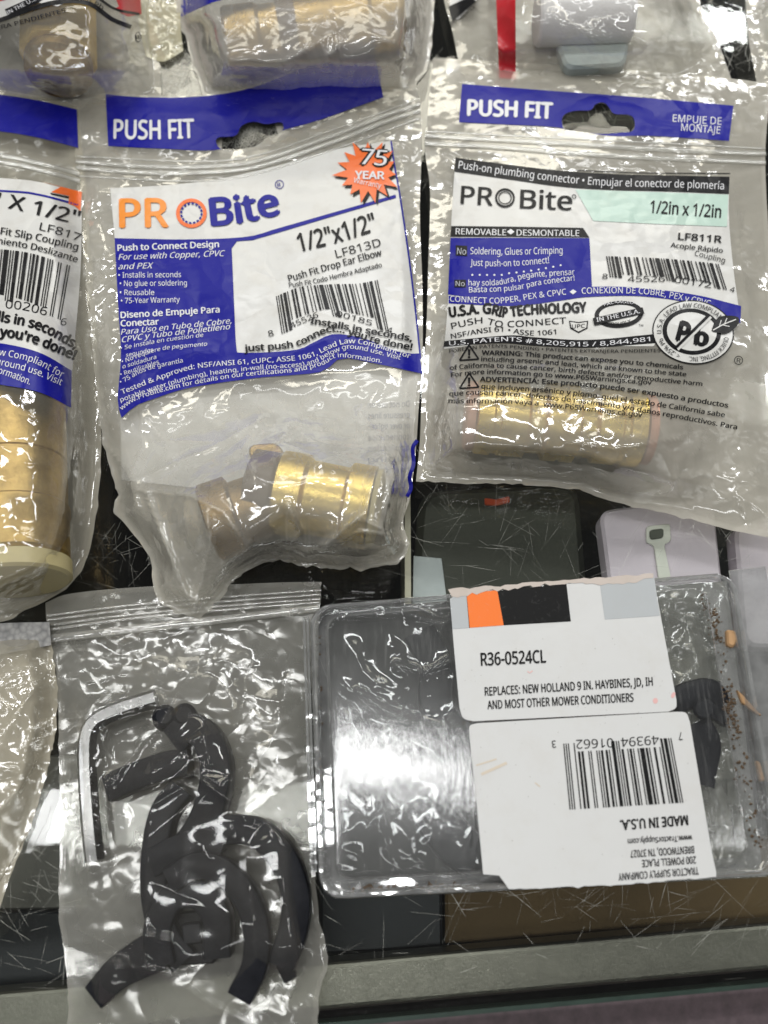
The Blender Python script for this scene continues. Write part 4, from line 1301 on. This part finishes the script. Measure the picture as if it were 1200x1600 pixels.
sheet('back_film', sF, make_z(0.0004, outline_of(sF), wr=0.15, seed=41), M['back'], Fo, 12, seam=0)
p = Print(zF)
p.band([(773, -60), (805, -60)], [(780, 122), (806, 124)], 'red', 1, 6)
p.poly([(700, -80), (770, -80), (745, 0), (715, 32), (703, 14)], 'white', 1)
p.poly([(701, 10), (735, -6), (744, 2), (707, 33)], 'black', 2)
p.text('PENDIENTES', [(708, 40), (742, 12)], 6, 'black', 0.004, 0, 2)
p.build('label_print', Fo)
Ff = thing('plastic_fitting', 'white and pale teal plastic fitting inside the red striped pouch', 'pipe fitting', P3(915, 40, 0.002))
c0, c1 = P3(838, 30, 0.0105), P3(985, 25, 0.0105)
L_ = (c1 - c0).length
lathe_obj('white_body', [(0, 0.0092), (0.001, 0.0100), (L_ * 0.98, 0.0100), (L_, 0.0092)], c0, c1, M['whiteplastic'], Ff)
slab('teal_base', rounded([(868, 58), (985, 52), (978, 100), (884, 105)], 14), 0.0010, 0.0055, M['tealplastic'], Ff, 0.0012)

sG = ([(1160, -250), (1300, -250), (1420, -250)], [(1182, 128), (1290, 134), (1420, 136)], [(1160, -250), (1166, 20), (1182, 128)], [(1420, -250), (1420, 0), (1420, 136)])
zG = make_z(0.0008, outline_of(sG), domes=[([(1300, 0), (1330, 20)], 70, 12)], wr=1.5, seed=43, rand=8)
G = thing('empty_pouch', 'edge of a clear pouch at the top right corner of the photo', 'pouch', P3(1250, 0, 0.0005))
sheet('front_film', sG, zG, M['film_a'], G, 7)
sheet('back_film', sG, make_z(0.0004, outline_of(sG), wr=0.15, seed=47), M['back'], G, 14, seam=0)

# crumpled gold foil scrap lying between the pouches
ff = make_z(0.0011, [(212, -60), (300, -60), (300, 95), (262, 120), (225, 95)], wr=1.2, lam=30, seed=51, rand=10, ramp=12)
foil = sheet('foil_scrap', ([(214, -40), (255, -40), (288, -40)], [(228, 88), (255, 96), (286, 80)], [(214, -40), (216, 30), (228, 88)], [(288, -40), (282, 30), (286, 80)]), ff, M['scrap'], None, 3.0)
tag(foil, 'crumpled yellowish film scrap between the top left and top centre pouches', 'scrap')

# ================================================================== cream bag at the lower left
sH = ([(-330, 1000), (-150, 995), (0, 985), (76, 978)], [(-300, 1520), (-150, 1500), (-30, 1470), (20, 1360)], [(-330, 1000), (-330, 1250), (-300, 1520)],
      ragged([(76, 978), (84, 1030), (90, 1090), (86, 1150), (70, 1220), (48, 1290), (20, 1360)], 1.0, 61))
zH = make_z(0.0014, outline_of(sH), domes=[([(-80, 1200), (0, 1130)], 120, 12)], creases=[([(0, 1150), (50, 1080), (80, 1040)], 1.2, 9), ([(-20, 1290), (40, 1220), (80, 1130)], 1.5, 9), ([(-10, 1060), (40, 1040), (75, 1050)], 1.0, 7), ([(10, 1330), (40, 1250)], 1.2, 8)],
            wr=1.2, lam=100, seed=63, rand=26, region=(-60, 990, 90, 1380), ramp=40)
Hh = thing('cream_bag', 'crinkled cream plastic bag with a grey woven hem at the lower left edge', 'bag', P3(-60, 1220, 0.001))
sheet('front_film', sH, zH, M['film_h'], Hh, 4.5)
sheet('back_film', sH, make_z(0.0005, outline_of(sH), wr=0.2, seed=65), M['film_h'], Hh, 12, seam=0)
sheet('woven_hem', ([(-330, 992), (-150, 985), (0, 974), (77, 972)], [(-330, 1040), (-150, 1035), (0, 1022), (80, 1008)], [(-330, 992), (-330, 1040)], [(77, 972), (80, 1008)]),
      lambda X, Y: zH(X, Y) * 0 + 0.0032 + 0.0006 * perlin(np.asarray(X, float) / 40, np.asarray(Y, float) / 40, 3), M['weave'], Hh, 5)

# ================================================================== zip bag with hex key and black clips
sI = ([(71, 942), (113, 927), (238, 916), (360, 913), (440, 910), (503, 909)], [(108, 1660), (200, 1668), (350, 1665), (494, 1655)],
      ragged([(71, 942), (76, 1010), (88, 1060), (92, 1200), (95, 1290), (91, 1420), (99, 1480), (106, 1560), (108, 1660)], 1.0, 71),
      ragged([(503, 909), (500, 950), (497, 1050), (495, 1200), (492, 1350), (500, 1440), (513, 1500), (500, 1550), (494, 1655)], 0.8, 72))
zI = make_z(0.0012, outline_of(sI), domes=[([(300, 1250), (310, 1440)], 125, 15), ([(420, 1340), (440, 1460)], 70, 13), ([(140, 1150), (150, 1350)], 45, 9), ([(140, 1120), (240, 1090)], 40, 9), ([(300, 1140), (335, 1200)], 60, 14), ([(180, 1530), (180, 1530)], 45, 11)],
            creases=[([(160, 990), (190, 1010), (215, 1000), (225, 985), (300, 975)], 1.8, 7), ([(90, 1080), (130, 1065), (200, 1050), (260, 1060)], 1.5, 7), ([(238, 1130), (200, 1190), (165, 1225), (165, 1260), (185, 1275)], 2.2, 8),
                     ([(240, 1245), (280, 1222), (310, 1200)], 2.0, 6), ([(310, 1215), (350, 1245), (400, 1270), (460, 1300)], 1.8, 8), ([(236, 1090), (238, 1230), (230, 1360), (225, 1500)], 1.1, 7), ([(290, 1160), (320, 1150), (325, 1190)], 1.6, 6),
                     ([(380, 1030), (385, 1080), (370, 1130)], 1.6, 8), ([(450, 1060), (430, 1150), (400, 1200), (390, 1240)], 1.6, 9), ([(110, 1180), (130, 1290), (145, 1400)], 1.0, 5), ([(150, 1500), (260, 1520), (330, 1570), (400, 1600)], 1.8, 8),
                     ([(170, 1490), (220, 1460), (260, 1470)], 1.6, 8), ([(400, 1270), (440, 1310), (490, 1340)], 1.2, 7), ([(480, 1540), (470, 1600)], 2.5, 9), ([(130, 1280), (180, 1290), (220, 1330)], 1.2, 10), ([(300, 1050), (250, 1110), (240, 1140)], 1.0, 9)],
            wr=0.9, lam=150, seed=75, rand=26, region=(90, 1000, 490, 1640), ramp=50, flats=[(290, 940, 240, 45, 0.3)])
I_ = thing('zip_bag', 'clear zip bag with a bent hex key and black plastic clips, left of the box', 'bag', P3(290, 1280, 0.001))
sheet('front_film', sI, zI, M['film_i'], I_, 3.2, seam=0.10, stress=0.25)
sheet('back_film', sI, make_z(0.0005, outline_of(sI), wr=0.25, seed=77), M['back_i'], I_, 9, seam=0)
ribs('zip_closure', [([(73, 962), (200, 946), (360, 932), (502, 922)], 0.00025), ([(73, 969), (200, 953), (360, 939), (501, 929)], 0.00025), ([(74, 977), (200, 961), (360, 946), (500, 936)], 0.00025),
                     ([(75, 984), (200, 967), (360, 952), (500, 941)], 0.0003), ([(77, 998), (200, 984), (360, 966), (497, 950)], 0.0008)], zI, M['zip_i'], I_)

hk = [(244, 1091, 0.006), (205, 1103, 0.006), (165, 1118, 0.006), (143, 1136, 0.006), (136, 1165, 0.006), (137, 1220, 0.006), (143, 1300, 0.006), (148, 1345, 0.0055)]
wp = np.array([gp(*q) for q in hk])
hx = [(0.0027 * math.cos(math.pi / 3 * k), 0.0027 * math.sin(math.pi / 3 * k)) for k in range(6)]
o = sweep('hex_key', wp, hx, M['steel'], None, 70)
tag(o, 'bent chromed hex key inside the zip bag beside the black clips', 'hex key')

CL = 'black plastic clips in the zip bag'


def clip(label, pts, wd, ht, taper=None, flat=False):
    o = thing('plastic_clip', label, 'clip', P3(pts[0][0], pts[0][1], 0.001), CL)
    w_ = np.array([gp(*q) for q in pts])
    sweep('body', w_, rrect(wd, ht, min(wd, ht) * 0.10), M["rubber"], o, 60, taper=taper)
    return o, w_


clip('broad black curved clip reaching furthest right in the zip bag', [(310, 1318, 0.0055), (350, 1298, 0.006), (400, 1300, 0.0065), (440, 1335, 0.0065), (462, 1390, 0.0065), (460, 1450, 0.006), (440, 1505, 0.0055)], 0.0075, 0.009)
clip('black curved clip with a square cut lower end, nested inside the broader one', [(270, 1375, 0.008), (310, 1352, 0.009), (350, 1362, 0.009), (385, 1400, 0.009), (402, 1450, 0.0085), (400, 1505, 0.008), (378, 1553, 0.007)], 0.0066, 0.008)
o, w_ = clip('black hooked clip curling over at the top of the zip bag with two small knobs', [(275, 1160, 0.007), (300, 1140, 0.0075), (325, 1155, 0.008), (340, 1195, 0.008), (335, 1245, 0.007), (318, 1290, 0.006), (290, 1330, 0.005)], 0.0085, 0.009)
for kx, ky in ((262, 1128), (292, 1126)):
    q = P3(kx, ky, 0.004)
    lathe_obj('knob', [(0, 0.0030), (0.004, 0.0036), (0.007, 0.0034), (0.008, 0.0022)], q, q + Vector((0.1, 0.1, 1)), M['rubber'], o, 24)
clip('straight black arm slanting across the middle of the zip bag', [(172, 1232, 0.005), (215, 1213, 0.006), (262, 1197, 0.007), (298, 1192, 0.0075)], 0.0075, 0.007)
clip('upright thick black clip along the left of the heap in the zip bag', [(285, 1232, 0.005), (258, 1270, 0.0055), (246, 1330, 0.0055), (246, 1400, 0.005), (262, 1462, 0.0045), (290, 1500, 0.004)], 0.0072, 0.0075)
clip('small black C clip curled inside the larger curved clips, open downwards', [(256, 1505, 0.006), (250, 1450, 0.0065), (272, 1402, 0.007), (312, 1396, 0.007), (340, 1430, 0.007), (342, 1492, 0.006)], 0.0072, 0.008)
o = thing('plastic_clip', 'flat black clip tab with a square boss inside the small C clip', 'clip', P3(298, 1460, 0.001), CL)
slab('tab', rounded([(262, 1428), (330, 1420), (336, 1506), (266, 1510)], 6), 0.001, 0.0045, M['rubber'], o, 0.0006)
slab('boss', rounded([(282, 1444), (314, 1440), (317, 1474), (286, 1478)], 4), 0.0042, 0.0078, M['rubber'], o, 0.0006)
clip('flat black clip strap bridging the heap above the round cap', [(240, 1348, 0.0075), (275, 1330, 0.0085), (318, 1318, 0.009), (348, 1330, 0.009)], 0.0075, 0.005)
clip('short pointed black clip end at the bottom left of the zip bag', [(255, 1480, 0.006), (220, 1498, 0.006), (185, 1520, 0.0055), (150, 1556, 0.005)], 0.0105, 0.007, taper=lambda t_: 1 - 0.35 * t_)
clip('narrow black clip end poking out below the broad clip', [(440, 1495, 0.004), (446, 1512, 0.004), (454, 1528, 0.0035)], 0.0035, 0.004)

# ================================================================== the clear plastic box with the paper labels
ZR = 0.018
QB = [gp(*c, ZR) for c in ((482, 944), (1150, 891), (1234, 1370), (497, 1409))]     # TL TR BR BL of the rim
BW = np.linalg.norm(QB[1] - QB[0]) * 500 + np.linalg.norm(QB[2] - QB[3]) * 500       # mm
BH = np.linalg.norm(QB[3] - QB[0]) * 500 + np.linalg.norm(QB[2] - QB[1]) * 500


def bxy(a, b):
    u, v = a / BW, b / BH
    p_ = (1 - u) * (1 - v) * QB[0] + u * (1 - v) * QB[1] + u * v * QB[2] + (1 - u) * v * QB[3]
    return p_[:2]


def loop(il, ir, it, ib, r, zmm, k=7):
    x0, x1, y0, y1 = il, BW - ir, it, BH - ib
    out = []
    for cx, cy, a0 in ((x1 - r, y1 - r, 0), (x0 + r, y1 - r, 1), (x0 + r, y0 + r, 2), (x1 - r, y0 + r, 3)):
        for i in range(k + 1):
            a = math.pi / 2 * (a0 + i / k)
            q = bxy(cx + r * math.cos(a), cy + r * math.sin(a))
            out.append((q[0], q[1], zmm / 1000))
    return out


def loft(name, loops, mat, parent, fill_last=False, fill_first=False):
    V = [v for l in loops for v in l]
    m = len(loops[0])
    Fc = []
    for j in range(len(loops) - 1):
        for k in range(m):
            Fc.append((j * m + k, (j + 1) * m + k, (j + 1) * m + (k + 1) % m, j * m + (k + 1) % m))
    if fill_last:
        Fc.append(tuple((len(loops) - 1) * m + k for k in range(m))[::-1])
    if fill_first:
        Fc.append(tuple(range(m)))
    return sharp(mesh(name, V, Fc, mat, parent), 0.7)


bc = bxy(BW / 2, BH / 2)
J = thing('plastic_box', 'clear hinged plastic box with white part number and barcode labels', 'box', (bc[0], bc[1], 0.0005))
loft('tray', [loop(3.5, 6, 3, 3, 5, 0.6), loop(2.2, 4.4, 1.6, 1.6, 5.5, 12.6), loop(1.0, 1.6, 0.9, 0.9, 6, 12.9)], M['tray'], J, fill_first=True)
loft('rim', [loop(0.7, 1.0, 0.7, 0.7, 6, 12.95), loop(0.2, 0.2, 0.2, 0.2, 6.4, 17.2), loop(0.6, 0.6, 0.6, 0.6, 6.2, 17.9), loop(1.5, 1.6, 1.4, 1.4, 5.6, 17.9), loop(2.0, 2.2, 1.8, 1.9, 5.2, 17.2),
             loop(2.4, 3.0, 2.2, 2.4, 5.0, 14.0), loop(4.3, 8.6, 3.4, 4.4, 4.2, 14.0), loop(4.8, 9.2, 3.8, 4.9, 4.0, 17.2), loop(5.3, 9.7, 4.2, 5.3, 3.8, 17.7)], M['rim'], J)
loft('lid_panel', [loop(5.3, 9.7, 4.2, 5.3, 3.8, 17.7), loop(5.7, 10.1, 4.6, 5.7, 3.6, 17.75)], M['lid'], J, fill_last=True)
fl = [bxy(BW + 0.3, -1.5), bxy(BW + 11, -1.8), bxy(BW + 11, BH + 1), bxy(BW + 0.3, BH - 3)]
slab('hinge_flange', [(q[0], q[1]) for q in fl], 0.0122, 0.0132, M['rim'], J, 0.0003, pix=False)
for off in (-0.3, -1.3):
    fl = [bxy(off - 0.7, 3), bxy(off, 3), bxy(off, BH - 7), bxy(off - 0.7, BH - 7)]
    slab('edge_flange', [(q[0], q[1]) for q in fl], 0.0110, 0.0152, M['rim'], J, 0.0002, pix=False)
fl = [bxy(2.6, BH * 0.62), bxy(4.2, BH * 0.62), bxy(4.2, BH * 0.70), bxy(2.6, BH * 0.70)]
slab('snap_dimple', rounded([tuple(q * 1000) for q in fl], 0.6, 4) / 1000, 0.0141, 0.0166, M['rim'], J, 0.0006, pix=False)

zl = lambda X, Y: 0.0179 + 0 * np.asarray(X, float)
p = Print(zl, 0.00008, 14)
p.poly(np.vstack([[(703, 936), (712, 930)], ragged([(725, 926), (790, 922), (860, 914), (940, 905), (1021, 898)], 0.9, 81, 40), [(1030, 950), (1045, 1030), (1057, 1094)],
                  spline([(1057, 1094), (1056, 1106), (1044, 1112)], 8)[1:], [(880, 1120), (740, 1127)], spline([(740, 1127), (724, 1122), (718, 1106)], 8)[1:], [(710, 1020)]]), 'paper', 1)
p.poly([(703, 937), (712, 931), (729, 928), (734, 981), (707, 983)], 'paper_grey', 2)
p.poly([(728.5, 927), (777, 922), (787, 977), (733, 981)], 'paper_orange', 2)
p.poly(np.vstack([ragged([(777, 922), (810, 918), (850, 914), (885, 911)], 1.6, 83, 26), [(892, 971), (787, 977)]]), 'paper_black', 2)
p.poly([(937, 910), (1022, 900), (1031, 962), (945, 968)], 'paper_grey', 2)
p.poly(np.vstack([ragged([(700, 921), (780, 915), (880, 906), (1021, 896)], 1.0, 85, 40), ragged([(1021, 903), (960, 913), (880, 912), (790, 921), (706, 932)], 1.6, 86, 40)]), 'paper_torn', 3)
p.text('R36-0524CL', [(752, 1040), (853, 1035)], 19.5, 'paper_black', 0.020, 0, 3)
p.text('REPLACES: NEW HOLLAND 9 IN. HAYBINES, JD, IH', [(758, 1087), (1020, 1071)], 13, 'paper_black', 0.018, 0, 3)
p.text('AND MOST OTHER MOWER CONDITIONERS', [(762, 1108), (990, 1096)], 13, 'paper_black', 0.018, 0, 3)
p.ellipse(1024, 1095, 4, 4.5, 'pink', 2, 12)
p.ellipse(1052, 1086, 3, 5, 'pink', 2, 12, 0.4)
p.line([(824, 1049), (828, 1051), (832, 1048)], 1.5, 'pink', 2)
p.build('part_number_label', J)
p = Print(zl, 0.00008, 14)
p.poly(np.vstack([spline([(733, 1146), (734, 1134), (746, 1130)], 8), [(900, 1121), (1058, 1112)], spline([(1058, 1112), (1072, 1114), (1078, 1128)], 8)[1:], [(1095, 1230), (1112, 1330)], [(1119, 1362)],
                  ragged([(1119, 1370), (1000, 1380), (900, 1386), (795, 1389)], 0.8, 87, 40), [(780, 1368), (755, 1366), (745, 1260)]]), 'paper', 1)
p.bars('749394016623', 'paper_black', top=[(1068, 1254), (890, 1265)], bot=[(1049, 1153), (880, 1162)], cut=0.13)
def up_text(s, x0, y0, x1, y1, h, bo):
    p.text(s, [(x0, y0), (x1, y1)], h, 'paper_black', bo, 0, 3)
up_text('7', 1066, 1144, 1060, 1144.5, 12, 0.0)
up_text('49394', 1029, 1149, 970, 1153, 14, 0.0)
up_text('01662', 958, 1153.5, 900, 1156, 14, 0.0)
up_text('3', 868, 1157, 862, 1157.5, 11, 0.01)
up_text('MADE IN U.S.A.', 1074, 1274, 969, 1282, 15, 0.03)
up_text('www.TractorSupply.com', 1081, 1305, 981, 1311, 8.5, 0.018)
up_text('BRENTWOOD, TN 37027', 1084, 1322, 985, 1329, 11, 0.018)
up_text('200 POWELL PLACE', 1087, 1338, 1003, 1344, 11, 0.018)
up_text('TRACTOR SUPPLY COMPANY', 1091, 1355, 966, 1365, 11, 0.018)
for a, b, c_ in (((744, 1196), (776, 1186), 2.5), ((752, 1210), (792, 1192), 4.5), ((836, 1223), (844, 1229), 2)):
    p.line([a, b], c_, 'stain', 2)
p.build('barcode_label', J)

# what lies in the box
zin = make_z(0.0118, [(500, 940), (1010, 915), (1020, 1380), (510, 1390)], domes=[([(560, 1100), (590, 1300)], 80, 2), ([(680, 1180), (700, 1300)], 70, 2)],
             creases=[([(560, 1080), (600, 1110), (680, 1150), (710, 1190)], 2.0, 8), ([(620, 1150), (660, 1200), (720, 1215)], 1.8, 7), ([(540, 1120), (570, 1190), (590, 1210)], 1.8, 7), ([(600, 1110), (660, 1140), (720, 1140)], 1.5, 7),
                      ([(640, 960), (690, 975), (720, 960)], 1.8, 7), ([(620, 1040), (660, 1050), (710, 1030)], 1.6, 7)], wr=1.0, lam=100, seed=91, rand=26, region=(520, 950, 740, 1370), ramp=30)
o = thing('inner_pouch', 'dull grey crinkled pouch lying inside the left of the plastic box', 'pouch', P3(650, 1150, 0.004))
sheet('film', ([(510, 952), (760, 935), (1010, 918)], [(520, 1380), (760, 1375), (1020, 1365)], [(510, 952), (512, 1160), (520, 1380)], [(1010, 918), (1020, 1100), (1020, 1365)]), zin, M['foilgrey'], o, 3.5, seam=0)
sheet('backing', ([(510, 952), (760, 935), (1010, 918)], [(520, 1380), (760, 1375), (1020, 1365)], [(510, 952), (512, 1160), (520, 1380)], [(1010, 918), (1020, 1100), (1020, 1365)]), lambda X, Y: 0 * np.asarray(X, float) + 0.0015, M['boxdark'], o, 10, seam=0)
zin2 = make_z(0.005, [(990, 915), (1140, 905), (1190, 1370), (1050, 1380)], domes=[([(1080, 1100), (1100, 1200)], 60, 5)], creases=[([(1040, 960), (1070, 970), (1110, 990)], 1.6, 7), ([(1080, 1000), (1090, 1040)], 1.5, 7), ([(1120, 1240), (1140, 1290), (1130, 1330)], 1.6, 8), ([(1100, 1220), (1150, 1210)], 1.4, 7), ([(1090, 1310), (1130, 1290)], 1.3, 7)],
              wr=1.8, lam=60, seed=95, rand=30, region=(1010, 920, 1170, 1370), ramp=30)
o = thing('inner_pouch', 'greenish clear pouch around black chain links inside the right of the box', 'pouch', P3(1090, 1150, 0.003))
sheet('film', ([(1022, 915), (1080, 912), (1135, 908)], [(1040, 1372), (1120, 1368), (1192, 1362)], [(1022, 915), (1030, 1150), (1040, 1372)], [(1135, 908), (1165, 1150), (1192, 1362)]), lambda X, Y: zin2(X, Y) + 0.001, M['greenfilm'], o, 5, seam=0)
sheet('backing', ([(1022, 915), (1080, 912), (1135, 908)], [(1040, 1372), (1120, 1368), (1192, 1362)], [(1022, 915), (1030, 1150), (1040, 1372)], [(1135, 908), (1165, 1150), (1192, 1362)]), lambda X, Y: 0 * np.asarray(X, float) + 0.0012, M['greyboard'], o, 10, seam=0)


def link_piece(label, pts, wd, ht, grp='black chain links in the plastic box'):
    o = thing('chain_link', label, 'chain link', P3(pts[0][0], pts[0][1], 0.003), grp)
    sweep('body', np.array([gp(*q) for q in pts]), rrect(wd, ht, min(wd, ht) * 0.3), M['rubber'], o, 40)
    return o


ch = link_piece('blunt black chain link head showing beside the rounded label corner', [(1050, 1098, 0.0105), (1080, 1085, 0.0112), (1108, 1082, 0.0115), (1122, 1100, 0.011), (1112, 1125, 0.0105)], 0.0075, 0.006)
lathe_obj('pin', [(0, 0.0028), (0.003, 0.0030), (0.0036, 0.0022)], P3(1100, 1108, 0.0125), P3(1100, 1108, 0.0135), M['rubber'], ch, 20)
link_piece('long black chain link bar beside the barcode label', [(1085, 1130, 0.0105), (1100, 1160, 0.0105), (1095, 1195, 0.010), (1090, 1225, 0.0095)], 0.0085, 0.006)
link_piece('black chain link shadowy under the scuffed lid left of the top label', [(655, 990, 0.006), (680, 1040, 0.0065), (680, 1090, 0.0065), (690, 1120, 0.006)], 0.010, 0.007)
link_piece('black chain link under the scuffed lid left of the barcode label', [(665, 1250, 0.006), (690, 1290, 0.0065), (715, 1320, 0.006), (745, 1340, 0.006)], 0.012, 0.007)

# dirt and wood chips trapped in the rim
rng = random.Random(9)
V, Fc = [], []


def crumb(px, py, z, r):
    c0 = P3(px, py, z)
    b = len(V)
    for dx, dy, dz in ((1, 0, 0), (-1, 0, 0), (0, 1, 0), (0, -1, 0), (0, 0, 1), (0, 0, -1)):
        V.append(c0 + Vector((dx, dy, dz * 0.6)) * r * rng.uniform(0.5, 1.4))
    for q in ((0, 2, 4), (2, 1, 4), (1, 3, 4), (3, 0, 4), (2, 0, 5), (1, 2, 5), (3, 1, 5), (0, 3, 5)):
        Fc.append(tuple(b + k for k in q))


for _ in range(260):
    t_ = rng.random()
    if rng.random() < 0.5:
        t_ = rng.choice((0.08, 0.18, 0.42, 0.52)) + rng.gauss(0, 0.03)
    x = 1098 + t_ * 75 + rng.gauss(0, 6) + 10 * sm(0, 0.15, t_)
    crumb(x, 925 + t_ * 400, 0.0143, rng.choice((0.0002, 0.0003, 0.0005)))
for _ in range(150):
    x = rng.uniform(560, 720) if rng.random() < 0.6 else rng.uniform(540, 1120)
    crumb(x, 1399 - (x - 500) * 0.045 - 7 + rng.gauss(0, 3), 0.0143, rng.choice((0.0002, 0.0003, 0.0004)))
for _ in range(60):
    crumb(498 + rng.gauss(0, 3), rng.uniform(960, 1350), 0.0143, rng.choice((0.00015, 0.0003)))
for _ in range(90):
    x = rng.uniform(722, 1056)
    crumb(x, 1129 - (x - 722) * 0.047 + rng.gauss(0, 1.2), 0.0179, 0.00016)
for _ in range(130):
    x, y = rng.uniform(720, 1100), rng.uniform(985, 1360)
    crumb(x, y, 0.0182, rng.choice((0.00005, 0.00007, 0.0001)))
o = mesh('dirt_crumbs', V, Fc, M['dirt'], None, smooth=False)
o['kind'] = 'stuff'
tag(o, 'brown dirt crumbs caught in the rim of the plastic box', 'dirt')
tag(slab('wood_chip', rounded([(1136, 983), (1150, 985), (1154, 1000), (1147, 1012), (1137, 1008)], 4, 3), 0.0141, 0.0158, M['chip'], None, 0.0006), 'small round tan wood chip in the upper right rim of the box', 'wood chip')
tag(slab('wood_splinter', [(1152, 1078), (1160, 1085), (1190, 1118), (1184, 1117), (1160, 1098)], 0.0141, 0.0152, M['chip'], None, 0.0003), 'thin pale wood splinter slanting in the right rim of the box', 'splinter')
tag(slab('wood_splinter', rounded([(1181, 1188), (1188, 1190), (1196, 1220), (1189, 1221)], 3, 3), 0.0141, 0.0155, M['chip'], None, 0.0004), 'short stubby orange wood bit low in the right rim of the box', 'splinter')
